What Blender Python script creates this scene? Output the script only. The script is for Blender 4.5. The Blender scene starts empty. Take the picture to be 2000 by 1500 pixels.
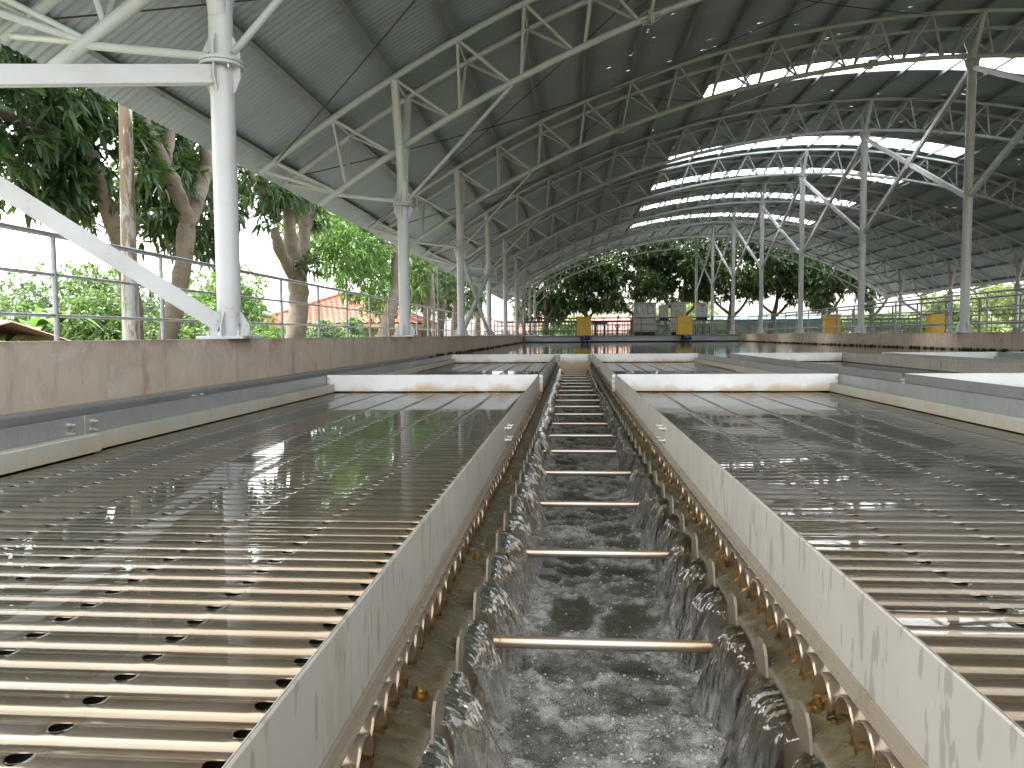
import bpy, math, random
import numpy as np
from mathutils import Matrix, Vector
random.seed(7); RNG = np.random.default_rng(7)
SC = bpy.context.scene
COL = SC.collection
PI = math.pi

# ------------------------------------------------------------------ camera
F, PITCH, YAW, ROLL = 1480.8, -0.0643, 0.0777, -0.007
cam_d = bpy.data.cameras.new('camera'); cam = bpy.data.objects.new('camera', cam_d); COL.objects.link(cam)
cam_d.sensor_width = 36; cam_d.lens = 36 * F / 2000
cam_d.clip_start = 0.05; cam_d.clip_end = 1500
sy, cy, sp, cp = math.sin(YAW), math.cos(YAW), math.sin(PITCH), math.cos(PITCH)
fwd = Vector((-sy * cp, cy * cp, sp)); up0 = Vector((sy * sp, -cy * sp, cp)); rt0 = Vector((cy, sy, 0))
rt = math.cos(ROLL) * rt0 + math.sin(ROLL) * up0
up = -math.sin(ROLL) * rt0 + math.cos(ROLL) * up0
M = Matrix((rt, up, -fwd)).transposed().to_4x4()
cam.matrix_world = M
SC.camera = cam

# ------------------------------------------------------------------ light
SUN_EL, SUN_AZ = math.radians(58), math.radians(-62)      # azimuth from +Y towards +X
W = bpy.data.worlds.new('World'); SC.world = W; W.use_nodes = True
nt = W.node_tree; bg = nt.nodes['Background']
sky = nt.nodes.new('ShaderNodeTexSky'); sky.sky_type = 'NISHITA'; sky.sun_disc = False
sky.sun_elevation = SUN_EL; sky.sun_rotation = SUN_AZ
sky.air_density = 1.6; sky.dust_density = 4.0; sky.ozone_density = 1.0
hs = nt.nodes.new('ShaderNodeHueSaturation'); hs.inputs['Saturation'].default_value = 0.2
nt.links.new(sky.outputs[0], hs.inputs['Color']); nt.links.new(hs.outputs[0], bg.inputs['Color'])
bg.inputs['Strength'].default_value = 0.15
sun_d = bpy.data.lights.new('sun', 'SUN'); sun = bpy.data.objects.new('sun', sun_d); COL.objects.link(sun)
sun_d.energy = .85; sun_d.angle = math.radians(12); sun_d.color = (1, .96, .9)
sdir = Vector((math.sin(SUN_AZ) * math.cos(SUN_EL), math.cos(SUN_AZ) * math.cos(SUN_EL), math.sin(SUN_EL)))
sun.rotation_euler = sdir.to_track_quat('Z', 'Y').to_euler()
SC.view_settings.view_transform = 'Standard'; SC.view_settings.look = 'None'
SC.view_settings.exposure = 2.8; SC.view_settings.gamma = 1.0
SC.view_settings.use_curve_mapping = False
SC.cycles.max_bounces = 7; SC.cycles.diffuse_bounces = 4; SC.cycles.glossy_bounces = 4
SC.cycles.transparent_max_bounces = 14; SC.cycles.transmission_bounces = 3
SC.cycles.caustics_reflective = False; SC.cycles.caustics_refractive = False
SC.cycles.sample_clamp_indirect = 6.0

# ------------------------------------------------------------------ noise helpers
_perm = RNG.permutation(4096)
def _h(ix, iy, s):
    return (_perm[(_perm[(ix + s * 131) & 4095] + iy) & 4095] / 4095.0)
def vnoise(x, y, s=0):
    ix = np.floor(x).astype(int); iy = np.floor(y).astype(int); fx = x - ix; fy = y - iy
    fx = fx * fx * fx * (fx * (fx * 6 - 15) + 10); fy = fy * fy * fy * (fy * (fy * 6 - 15) + 10)
    a = _h(ix, iy, s); b = _h(ix + 1, iy, s); c = _h(ix, iy + 1, s); d = _h(ix + 1, iy + 1, s)
    return (a * (1 - fx) + b * fx) * (1 - fy) + (c * (1 - fx) + d * fx) * fy * 1.0
def fbm(x, y, o=4, s=0):
    r = 0; a = .5
    for k in range(o):
        r = r + a * (vnoise(x * 2 ** k, y * 2 ** k, s + k) - .5) * 2; a *= .5
    return r

# ------------------------------------------------------------------ object helpers
def tag(o, label=None, cat=None, group=None, kind=None):
    if label: o['label'] = label
    if cat: o['category'] = cat
    if group: o['group'] = group
    if kind: o['kind'] = kind
    return o
def thing(name, label, cat, loc=(0, 0, 0), group=None):
    o = bpy.data.objects.new(name, None); COL.objects.link(o); o.location = loc; o.empty_display_size = .1
    return tag(o, label, cat, group)
def wloc(o):
    v = Vector(o.location)
    while o.parent: o = o.parent; v += Vector(o.location)
    return v
def put(name, me, parent=None, loc=(0, 0, 0), kind=None):
    o = bpy.data.objects.new(name, me); COL.objects.link(o); o.location = loc
    if parent: o.parent = parent
    if kind: o['kind'] = kind
    return o
def dup(o, parent, loc=None):
    c = o.copy(); COL.objects.link(c); c.parent = parent
    if loc is not None: c.location = loc
    return c
def dup_tree(o, parent=None, loc=None):
    c = dup(o, parent, loc)
    for ch in list(o.children): dup_tree(ch, c)
    return c
def np_mesh(name, V, Fq, mat, smooth=True, attr=None):
    me = bpy.data.meshes.new(name)
    V = np.asarray(V, np.float32); Fq = np.asarray(Fq, np.int32); n = Fq.shape[1]
    me.vertices.add(len(V)); me.vertices.foreach_set('co', V.ravel())
    me.loops.add(Fq.size); me.loops.foreach_set('vertex_index', Fq.ravel())
    me.polygons.add(len(Fq)); me.polygons.foreach_set('loop_start', np.arange(0, Fq.size, n, dtype=np.int32))
    me.polygons.foreach_set('loop_total', np.full(len(Fq), n, np.int32))
    me.polygons.foreach_set('use_smooth', np.full(len(Fq), smooth, bool))
    if attr is not None:
        for k, vals in attr.items():
            a = me.attributes.new(k, 'FLOAT', 'POINT'); a.data.foreach_set('value', np.asarray(vals, np.float32).ravel())
    me.update(calc_edges=True)
    if mat: me.materials.append(mat)
    return me
def grid_faces(nu, nv, closed_v=False):
    i = np.arange(nu - 1)[:, None]; jn = nv if closed_v else nv - 1; j = np.arange(jn)[None, :]
    j2 = (j + 1) % nv
    f = np.stack([i * nv + j, (i + 1) * nv + j, (i + 1) * nv + j2, i * nv + j2], -1)
    return f.reshape(-1, 4)
class MB:
    def __init__(s): s.v = []; s.f = []; s.sm = []
    def add(s, vs, fs, smooth=False):
        b = len(s.v); s.v += [tuple(v) for v in vs]
        for f in fs: s.f.append(tuple(b + i for i in f)); s.sm.append(smooth)
        return s
    def box(s, x0, x1, y0, y1, z0, z1):
        v = [(x, y, z) for x in (x0, x1) for y in (y0, y1) for z in (z0, z1)]
        return s.add(v, [(0, 1, 3, 2), (4, 6, 7, 5), (0, 4, 5, 1), (2, 3, 7, 6), (0, 2, 6, 4), (1, 5, 7, 3)])
    def bbox(s, x0, x1, y0, y1, z0, z1, b=.004):
        # box with all vertical + horizontal edges chamfered (via inset layers)
        xs = (x0, x0 + b, x1 - b, x1)
        def ring(z, d):
            X0, X1, Y0, Y1 = x0 + d, x1 - d, y0 + d, y1 - d
            return [(X0 + b, Y0, z), (X1 - b, Y0, z), (X1, Y0 + b, z), (X1, Y1 - b, z), (X1 - b, Y1, z), (X0 + b, Y1, z), (X0, Y1 - b, z), (X0, Y0 + b, z)]
        v = ring(z0, b) + ring(z0 + b, 0) + ring(z1 - b, 0) + ring(z1, b)
        f = []
        for k in range(3):
            for i in range(8): f.append((k * 8 + i, k * 8 + (i + 1) % 8, k * 8 + 8 + (i + 1) % 8, k * 8 + 8 + i))
        f += [tuple(range(7, -1, -1)), tuple(range(24, 32))]
        return s.add(v, f)
    def cyl(s, p, q, r, r2=None, n=8, caps=True, smooth=True):
        p = Vector(p); q = Vector(q); r2 = r if r2 is None else r2
        d = (q - p).normalized(); a = d.orthogonal().normalized(); b = d.cross(a)
        vs = []
        for c, rr in ((p, r), (q, r2)):
            for i in range(n):
                t = 2 * PI * i / n; vs.append(c + (a * math.cos(t) + b * math.sin(t)) * rr)
        s.add(vs, [(i, (i + 1) % n, n + (i + 1) % n, n + i) for i in range(n)], smooth)
        if caps: s.add(vs, [tuple(range(n - 1, -1, -1)), tuple(range(n, 2 * n))])
        return s
    def bar(s, p, q, w, h, upv=(0, 0, 1)):
        p = Vector(p); q = Vector(q); d = (q - p).normalized(); a = d.cross(Vector(upv)).normalized(); b = a.cross(d)
        vs = [c + a * (i * w / 2) + b * (j * h / 2) for c in (p, q) for i, j in ((-1, -1), (1, -1), (1, 1), (-1, 1))]
        return s.add(vs, [(3, 2, 1, 0), (4, 5, 6, 7)] + [(i, (i + 1) % 4, 4 + (i + 1) % 4, 4 + i) for i in range(4)])
    def tube(s, pts, rad, n=10, caps=True):
        pts = [Vector(p) for p in pts]; m = len(pts)
        rad = [rad] * m if not hasattr(rad, '__len__') else rad
        vs = []; a = None
        for k in range(m):
            d = (pts[min(k + 1, m - 1)] - pts[max(k - 1, 0)]).normalized()
            a = d.orthogonal().normalized() if a is None else (a - d * a.dot(d)).normalized()
            b = d.cross(a)
            for i in range(n):
                t = 2 * PI * i / n; vs.append(pts[k] + (a * math.cos(t) + b * math.sin(t)) * rad[k])
        fs = [(k * n + i, k * n + (i + 1) % n, (k + 1) * n + (i + 1) % n, (k + 1) * n + i) for k in range(m - 1) for i in range(n)]
        s.add(vs, fs, True)
        if caps: s.add(vs, [tuple(range(n - 1, -1, -1)), tuple(range((m - 1) * n, m * n))])
        return s
    def prism(s, poly, axis, a0, a1):
        # poly: list of (u,v); axis 0: u=y,v=z along x; axis 1: u=x,v=z along y; axis 2: u=x,v=y along z
        def P(u, v, w): return ((w, u, v), (u, w, v), (u, v, w))[axis]
        n = len(poly); vs = [P(u, v, a0) for u, v in poly] + [P(u, v, a1) for u, v in poly]
        return s.add(vs, [tuple(range(n - 1, -1, -1)), tuple(range(n, 2 * n))] + [(i, (i + 1) % n, n + (i + 1) % n, n + i) for i in range(n)])
    def mesh(s, name, mat, origin=(0, 0, 0)):
        me = bpy.data.meshes.new(name); o = Vector(origin)
        me.from_pydata([(v[0] - o.x, v[1] - o.y, v[2] - o.z) for v in s.v], [], s.f)
        me.polygons.foreach_set('use_smooth', s.sm)
        me.materials.append(mat); me.update()
        import bmesh
        bm = bmesh.new(); bm.from_mesh(me); bmesh.ops.recalc_face_normals(bm, faces=bm.faces); bm.to_mesh(me); bm.free()
        return me
    def build(s, name, mat, parent=None, loc=None, kind=None):
        """vertices are in world coordinates; loc = object's own origin (world)"""
        base = wloc(parent) if parent else Vector((0, 0, 0))
        lw = Vector(loc) if loc is not None else base
        return put(name, s.mesh(name, mat, lw), parent, lw - base, kind)

# ------------------------------------------------------------------ material helpers
def mat(name):
    m = bpy.data.materials.new(name); m.use_nodes = True
    return m, m.node_tree, m.node_tree.nodes['Principled BSDF']
def N(nt, typ, **kw):
    n = nt.nodes.new(typ)
    for k, v in kw.items():
        if k in n.inputs: n.inputs[k].default_value = v
        else: setattr(n, k, v)
    return n
def L(nt, a, b): nt.links.new(a, b)
def pos(nt, scale=(1, 1, 1), obj=False):
    if obj: g = N(nt, 'ShaderNodeTexCoord').outputs['Object']
    else: g = N(nt, 'ShaderNodeNewGeometry').outputs['Position']
    mp = N(nt, 'ShaderNodeMapping'); mp.inputs['Scale'].default_value = scale
    L(nt, g, mp.inputs['Vector']); return mp.outputs[0]
def noise(nt, vec, scale, detail=4, rough=.55, dist=0):
    n = N(nt, 'ShaderNodeTexNoise'); n.inputs['Scale'].default_value = scale; n.inputs['Detail'].default_value = detail
    n.inputs['Roughness'].default_value = rough; n.inputs['Distortion'].default_value = dist
    L(nt, vec, n.inputs['Vector']); return n.outputs['Fac']
def ramp(nt, fac, stops):
    r = N(nt, 'ShaderNodeValToRGB'); e = r.color_ramp.elements
    while len(e) < len(stops): e.new(.5)
    for k, (p, c) in enumerate(stops):
        e[k].position = p; e[k].color = (c, c, c, 1) if not hasattr(c, '__len__') else (*c, 1)
    L(nt, fac, r.inputs[0]); return r.outputs[0]
def mix(nt, fac, a, b, typ='MIX'):
    m = N(nt, 'ShaderNodeMix', data_type='RGBA', blend_type=typ)
    for k, v in ((0, fac), (6, a), (7, b)):
        if isinstance(v, (int, float)): m.inputs[k].default_value = v
        elif hasattr(v, '__len__'): m.inputs[k].default_value = (*v, 1)
        else: L(nt, v, m.inputs[k])
    return m.outputs[2]
def mth(nt, op, a, b=0.0, c=None):
    m = N(nt, 'ShaderNodeMath', operation=op)
    for k, v in enumerate((a, b) if c is None else (a, b, c)):
        if isinstance(v, (int, float)): m.inputs[k].default_value = v
        else: L(nt, v, m.inputs[k])
    return m.outputs[0]
def bump(nt, h, strength, dist, bsdf=None):
    b = N(nt, 'ShaderNodeBump'); b.inputs['Strength'].default_value = strength; b.inputs['Distance'].default_value = dist
    L(nt, h, b.inputs['Height'])
    if bsdf: L(nt, b.outputs[0], bsdf.inputs['Normal'])
    return b.outputs[0]
def objrand(nt): return N(nt, 'ShaderNodeObjectInfo').outputs['Random']

def make_paint(name, col, rust=.3, rough=.42, scale=3.0, dirt=(.32, .27, .2), rustc=(.2, .075, .03)):
    m, t, b = mat(name); p = pos(t)
    n1 = noise(t, p, scale, 5, .6); n2 = noise(t, p, scale * 9, 4, .65)
    c = mix(t, mth(t, 'MULTIPLY', ramp(t, n1, [(.42, 0.), (.75, 1.)]), .35), col, tuple(x * y * 1.7 for x, y in zip(col, dirt)))
    zz = N(t, 'ShaderNodeSeparateXYZ'); L(t, p, zz.inputs[0])
    foot = ramp(t, mth(t, 'MULTIPLY', zz.outputs[2], 2.5), [(0., .06), (.5, 0.)])          # chips and rust gather where feet stand wet
    rm = ramp(t, mth(t, 'ADD', foot, mth(t, 'ADD', mth(t, 'MULTIPLY', n1, .5), mth(t, 'MULTIPLY', n2, .5))), [(.66 - .1 * rust, 0.), (.72 - .08 * rust, 1.)])
    c = mix(t, mth(t, 'MULTIPLY', rm, min(1, rust * 1.6)), c, rustc)
    L(t, c, b.inputs['Base Color']); b.inputs['Roughness'].default_value = rough
    bump(t, n2, .08, .01, b); return m
def make_plain(name, col, rough=.6, metal=0, nscale=6, var=.25, bmp=.1):
    m, t, b = mat(name); p = pos(t); n1 = noise(t, p, nscale, 5)
    c = mix(t, ramp(t, n1, [(.3, 0.), (.7, 1.)]), tuple(x * (1 - var) for x in col), tuple(min(1, x * (1 + var)) for x in col))
    L(t, c, b.inputs['Base Color']); b.inputs['Roughness'].default_value = rough; b.inputs['Metallic'].default_value = metal
    bump(t, noise(t, p, nscale * 8, 3), bmp, .02, b); return m

MT = {}
MT['steel_paint'] = make_paint('white_steel_paint', (.52, .54, .56), .42, .38, 2.2)
MT['truss_paint'] = make_paint('truss_paint', (.45, .50, .505), .55, .45, 2.6)
MT['purlin'] = make_paint('purlin_steel', (.20, .22, .21), .7, .5, 3.)
MT['galv'] = make_plain('galvanised_pipe', (.27, .285, .30), .45, .5, 14, .25, .05)
MT['galv2'] = make_plain('galvanised_far', (.17, .18, .195), .5, .35, 5, .2, .02)
MT['yellow'] = make_paint('yellow_paint', (.86, .54, .06), .06, .4, 2.)
MT['cab'] = make_plain('cabinet_grey', (.5, .5, .44), .45, 0, 3, .06, .02)
MT['cabwhite'] = make_plain('cabinet_white', (.5, .51, .52), .45, 0, 3, .06, .02)
MT['black'] = make_plain('dark_rubber', (.015, .015, .016), .6, 0, 8, .2, .05)
MT['blue'] = make_plain('blue_motor_paint', (.03, .07, .22), .4, 0, 8, .2, .05)
MT['red'] = make_plain('red_paint', (.3, .03, .02), .5, 0, 8, .2, .05)
MT['brass'] = make_plain('tarnished_brass', (.45, .28, .08), .3, .9, 40, .3, .05)
MT['bolt'] = make_plain('bolt_steel', (.5, .48, .43), .35, .7, 40, .3, .05)
MT['wire'] = make_plain('rusty_wire', (.06, .04, .03), .7, .2, 10, .3, .1)
MT['dark'] = make_plain('dark_floor', (.03, .027, .02), .8, 0, 5, .3, .1)  # dark floors, and the plate standing in for shade under the tubes
MT['glass'] = make_plain('cabinet_glass', (.35, .35, .33), .12, 0, 9, .6, .02)
MT['moss'] = make_plain('moss', (.022, .03, .01), .95, 0, 30, .5, .4)
MT['peach'] = make_plain('peach_wall', (.62, .44, .27), .85, 0, 1.2, .08, .03)
MT['teal'] = make_plain('teal_cladding', (.15, .34, .34), .5, 0, 1.2, .12, .03)
MT['ground'] = make_plain('ground_soil_grass', (.17, .16, .095), .95, 0, .8, .5, .3)

def m_roof():
    m, t, b = mat('corrugated_galvalume'); p = pos(t); r = objrand(t)
    n1 = noise(t, p, .55, 5, .6); n2 = noise(t, pos(t, (.35, 6, .35)), 1.6, 4)
    c = mix(t, ramp(t, n1, [(.3, 0.), (.7, 1.)]), (.36, .435, .47), (.45, .525, .56))
    c = mix(t, mth(t, 'MULTIPLY', ramp(t, n2, [(.5, 0.), (.72, 1.)]), .4), c, (.29, .285, .27))
    c = mix(t, mth(t, 'MULTIPLY', r, .55), c, (.31, .37, .395))
    L(t, c, b.inputs['Base Color']); b.inputs['Roughness'].default_value = .45; b.inputs['Metallic'].default_value = .25
    # pin holes and torn laps that let the sky through
    h1 = noise(t, pos(t, (.8, 22, .8)), 2.3, 3, .6)
    h2 = noise(t, pos(t, (.25, .25, .25)), 1, 2)
    xs = N(t, 'ShaderNodeSeparateXYZ'); L(t, p, xs.inputs[0])
    hole = mth(t, 'MULTIPLY', mth(t, 'GREATER_THAN', h1, .725), mth(t, 'MULTIPLY', mth(t, 'GREATER_THAN', h2, .5), mth(t, 'GREATER_THAN', xs.outputs[0], .8)))
    tr = N(t, 'ShaderNodeBsdfTransparent'); ms = N(t, 'ShaderNodeMixShader')
    L(t, hole, ms.inputs[0]); L(t, b.outputs[0], ms.inputs[1]); L(t, tr.outputs[0], ms.inputs[2])
    L(t, ms.outputs[0], t.nodes['Material Output'].inputs[0]); return m
MT['roof'] = m_roof()
def m_skylight():
    m, t, b = mat('translucent_polycarbonate'); p = pos(t)
    c = mix(t, ramp(t, noise(t, p, 1.1, 4), [(.62, 0.), (.72, 1.)]), (.93, .94, .95), (.6, .48, .32))
    tl = N(t, 'ShaderNodeBsdfTranslucent'); tr = N(t, 'ShaderNodeBsdfTransparent')
    L(t, c, tl.inputs[0]); L(t, c, tr.inputs[0])
    ms = N(t, 'ShaderNodeMixShader'); ms.inputs[0].default_value = .5
    L(t, tl.outputs[0], ms.inputs[1]); L(t, tr.outputs[0], ms.inputs[2])
    L(t, ms.outputs[0], t.nodes['Material Output'].inputs[0]); return m
MT['sky'] = m_skylight()
def m_concrete(name, base, pink, dark, wl=None):
    m, t, b = mat(name); p = pos(t)
    n1 = noise(t, p, .9, 5, .6, .4); n2 = noise(t, p, 2.6, 6, .65, .6); n3 = noise(t, p, 30, 5, .7); n4 = noise(t, pos(t, (3.4, 3.4, 1.7)), 1, 6, .7, .8)
    c = mix(t, ramp(t, n1, [(.36, 0.), (.62, 1.)]), base, pink)
    c = mix(t, mth(t, 'MULTIPLY', ramp(t, n2, [(.42, 0.), (.62, 1.)]), .6), c, dark)
    c = mix(t, mth(t, 'MULTIPLY', ramp(t, n4, [(.60, 0.), (.66, 1.)]), .55), c, (.30, .135, .07))
    c = mix(t, mth(t, 'MULTIPLY', ramp(t, noise(t, p, 3.9, 5, .6, .7), [(.58, 0.), (.64, 1.)]), .5), c, (.56, .52, .47))
    st = noise(t, pos(t, (6, 6, .45)), 1, 5, .7)
    c = mix(t, mth(t, 'MULTIPLY', ramp(t, st, [(.56, 0.), (.68, 1.)]), .45), c, (.19, .135, .10))
    z = N(t, 'ShaderNodeSeparateXYZ'); L(t, pos(t), z.inputs[0])
    zn = mth(t, 'ADD', z.outputs[2], mth(t, 'MULTIPLY', mth(t, 'SUBTRACT', n2, .5), .25))
    c = mix(t, ramp(t, mth(t, 'MULTIPLY_ADD', zn, 4., 1.6), [(.05, .5), (.6, 0.)]), c, (.40, .31, .20))          # ochre band near the water
    c = mix(t, ramp(t, mth(t, 'MULTIPLY_ADD', zn, 8., .75), [(.3, 0.), (.75, .45)]), c, (.20, .12, .08))         # rusty drips under the coping
    if wl is not None:                                            # tide mark of algae just above the water
        k = mth(t, 'ADD', z.outputs[2], mth(t, 'MULTIPLY', n2, .12))
        y = N(t, 'ShaderNodeMath', operation='GREATER_THAN'); L(t, z.outputs[1], y.inputs[0]); y.inputs[1].default_value = 13.6
        c = mix(t, mth(t, 'MULTIPLY', y.outputs[0], ramp(t, mth(t, 'MULTIPLY_ADD', k, 6.0, -6.0 * wl + .1), [(0., .95), (.3, .85), (.75, 0.)])), c, (.04, .04, .02))
    c = mix(t, mth(t, 'MULTIPLY', ramp(t, n3, [(.3, 1.), (.42, 0.)]), .3), c, (.16, .12, .09))
    L(t, c, b.inputs['Base Color']); b.inputs['Roughness'].default_value = .88
    bump(t, mth(t, 'ADD', mth(t, 'MULTIPLY', n3, .35), n2), .3, .012, b); return m
MT['conc'] = m_concrete('stained_concrete', (.40, .345, .285), (.42, .32, .265), (.30, .26, .22))
MT['conc_wet'] = m_concrete('stained_pool_concrete', (.50, .43, .35), (.50, .40, .33), (.36, .29, .24), -.40)
MT['deck'] = make_plain('deck_concrete', (.36, .35, .32), .9, 0, 1.5, .2, .1)

def m_sheet(name, col, streak=.5, stain=0.0, metal=.25, rough=.42):
    """galvanised / stainless sheet with drips and water spots; stain: ochre scale lines"""
    m, t, b = mat(name); p = pos(t)
    n1 = noise(t, p, 2.1, 5, .6); n2 = noise(t, p, 60, 3)
    c = mix(t, ramp(t, n1, [(.3, 0.), (.7, 1.)]), tuple(x * .88 for x in col), tuple(min(1, x * 1.1) for x in col))
    d1 = noise(t, pos(t, (48, 48, 11)), 1, 2, .5); d2 = noise(t, pos(t, (13, 13, 1.6)), 1, 4, .65)
    c = mix(t, mth(t, 'MULTIPLY', ramp(t, d1, [(.60, 0.), (.625, 1.)]), streak), c, tuple(x * .66 for x in col))
    c = mix(t, mth(t, 'MULTIPLY', ramp(t, d2, [(.58, 0.), (.68, 1.)]), streak * .55), c, (col[0] * .72, col[1] * .66, col[2] * .55))
    if stain:
        z = N(t, 'ShaderNodeSeparateXYZ'); L(t, pos(t), z.inputs[0])
        k = mth(t, 'ADD', z.outputs[2], mth(t, 'MULTIPLY', noise(t, p, 4.5, 4), .2))
        c = mix(t, mth(t, 'MULTIPLY', ramp(t, mth(t, 'MULTIPLY_ADD', k, 6.5, 2.7), [(.12, 1.), (.55, 0.)]), stain), c, (.44, .26, .08))
    L(t, c, b.inputs['Base Color']); b.inputs['Metallic'].default_value = metal
    L(t, mix(t, d2, (rough * .8,) * 3, (rough * 1.25,) * 3), b.inputs['Roughness'])
    bump(t, n2, .05, .004, b); return m
MT['rim'] = m_sheet('rim_sheet', (.40, .375, .325), .85)
MT['cross'] = m_sheet('cross_sheet', (.66, .66, .64), .12, .75, .25, .4)
MT['side'] = m_sheet('side_sheet', (.28, .285, .28), .3, 0, .35, .4)
MT['step'] = m_sheet('step_sheet', (.42, .41, .35), .3, .35, .15, .5)
MT['lip'] = m_sheet('lip_sheet', (.27, .225, .165), .5, 0, .2, .5)
MT['weir'] = m_sheet('weir_sheet', (.20, .165, .115), .6, 0, .3, .4)

def m_tube():
    m, t, b = mat('stainless_tube'); p = pos(t); po = pos(t, (1, 1, 1), True)
    s = N(t, 'ShaderNodeSeparateXYZ'); L(t, po, s.inputs[0])
    r = objrand(t)
    n1 = mth(t, 'ADD', mth(t, 'MULTIPLY', noise(t, pos(t, (2.2, 30, 30)), 1, 5, .6), .8), mth(t, 'MULTIPLY', r, .2))
    c = mix(t, ramp(t, n1, [(.35, 0.), (.7, 1.)]), (.25, .24, .215), (.37, .36, .335))
    ax = mth(t, 'ABSOLUTE', s.outputs[0])     # tube's own origin is its outlet end
    k = mth(t, 'ADD', mth(t, 'MULTIPLY', ax, 1.5), mth(t, 'ADD', mth(t, 'MULTIPLY', r, .35), mth(t, 'MULTIPLY', noise(t, p, 6, 4), .6)))
    st = ramp(t, mth(t, 'MULTIPLY', k, .4), [(.26, 1.), (.75, .22)])
    # scale gathers low on the flanks
    fl = ramp(t, mth(t, 'MULTIPLY_ADD', s.outputs[2], 14.0, .5), [(.05, 1.), (.8, 0.)])
    c = mix(t, mth(t, 'MULTIPLY', mth(t, 'MULTIPLY', st, mth(t, 'ADD', fl, .6)), .85), c, (.26, .15, .05))
    c = mix(t, mth(t, 'MULTIPLY', fl, .6), c, (.085, .055, .025))
    L(t, c, b.inputs['Base Color']); b.inputs['Metallic'].default_value = .65
    L(t, mix(t, n1, (.14,) * 3, (.24,) * 3), b.inputs['Roughness'])
    return m
MT['tube'] = m_tube()
MT['pvc'] = make_plain('tube_end_grey', (.50, .48, .44), .4, .2, 60, .25, .05)
def m_rod():
    m, t, b = mat('tie_rod_steel'); p = pos(t); po = pos(t, (1, 1, 1), True)
    s = N(t, 'ShaderNodeSeparateXYZ'); L(t, po, s.inputs[0])
    k = mth(t, 'ADD', mth(t, 'MULTIPLY', mth(t, 'ABSOLUTE', s.outputs[0]), 2.6), mth(t, 'MULTIPLY', noise(t, p, 7, 4), .9))
    k = mth(t, 'ADD', k, mth(t, 'MULTIPLY', objrand(t), .4))
    c = mix(t, ramp(t, mth(t, 'MULTIPLY', k, .5), [(.42, 0.), (.85, .9)]), (.50, .44, .38), (.36, .21, .06))
    L(t, c, b.inputs['Base Color']); b.inputs['Metallic'].default_value = .75; b.inputs['Roughness'].default_value = .3; return m
MT['rod'] = m_rod()
def m_ledge():
    m, t, b = mat('wet_ledge'); p = pos(t)
    n1 = noise(t, p, 7, 5, .65, .4); n2 = noise(t, p, 16, 4, .6, .6)
    c = mix(t, ramp(t, n1, [(.3, 0.), (.7, 1.)]), (.085, .078, .056), (.20, .175, .125))
    c = mix(t, ramp(t, n2, [(.55, 0.), (.7, .8)]), c, (.20, .105, .045))
    L(t, c, b.inputs['Base Color']); b.inputs['Roughness'].default_value = .5; bump(t, n2, .5, .01, b); return m
MT['ledge'] = m_ledge()

def m_film(name, scale, strength, dist, detail=4, tint=(.97, .96, .93), patch=None, rough=.015):
    """thin clear water: Fresnel reflection over what lies beneath"""
    m, t, b = mat(name); t.nodes.remove(b)
    h = noise(t, pos(t, scale), 1, detail, .62, .3)
    if patch:
        pm = ramp(t, noise(t, pos(t, (1, 1, 1)), patch[0], 3), [(patch[1], patch[3] if len(patch) > 3 else .06), (patch[2], 1.)])
        h = mth(t, 'MULTIPLY', mth(t, 'SUBTRACT', h, .5), pm)
    nb = bump(t, h, strength, dist)
    fr = N(t, 'ShaderNodeFresnel'); fr.inputs['IOR'].default_value = 1.33; L(t, nb, fr.inputs['Normal'])
    gl = N(t, 'ShaderNodeBsdfGlossy'); gl.inputs['Roughness'].default_value = rough; L(t, nb, gl.inputs['Normal'])
    tr = N(t, 'ShaderNodeBsdfTransparent'); tr.inputs[0].default_value = (*tint, 1)
    ms = N(t, 'ShaderNodeMixShader'); L(t, fr.outputs[0], ms.inputs[0]); L(t, tr.outputs[0], ms.inputs[1]); L(t, gl.outputs[0], ms.inputs[2])
    L(t, ms.outputs[0], t.nodes['Material Output'].inputs[0]); return m
MT['film'] = m_film('calm_water_film', (14, 34, 14), .6, .0016, 4, patch=(1.1, .56, .70, .004), rough=.004)
MT['film_rippled'] = m_film('rippled_water_film', (26, 60, 26), 1.0, .0035, 4, patch=(1.3, .53, .66, .004), rough=.004)
MT['ledge_water'] = m_film('ledge_water', (22, 38, 22), .8, .02, 4, (.9, .87, .76))
def m_pool():
    m, t, b = mat('pool_water'); b.inputs['Base Color'].default_value = (.028, .033, .024, 1)
    b.inputs['Roughness'].default_value = .03; b.inputs['IOR'].default_value = 1.33
    h = noise(t, pos(t, (5, 2.2, 5)), 1, 4, .5, .3); bump(t, h, .35, .012, b); return m
MT['pool'] = m_pool()
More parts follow.
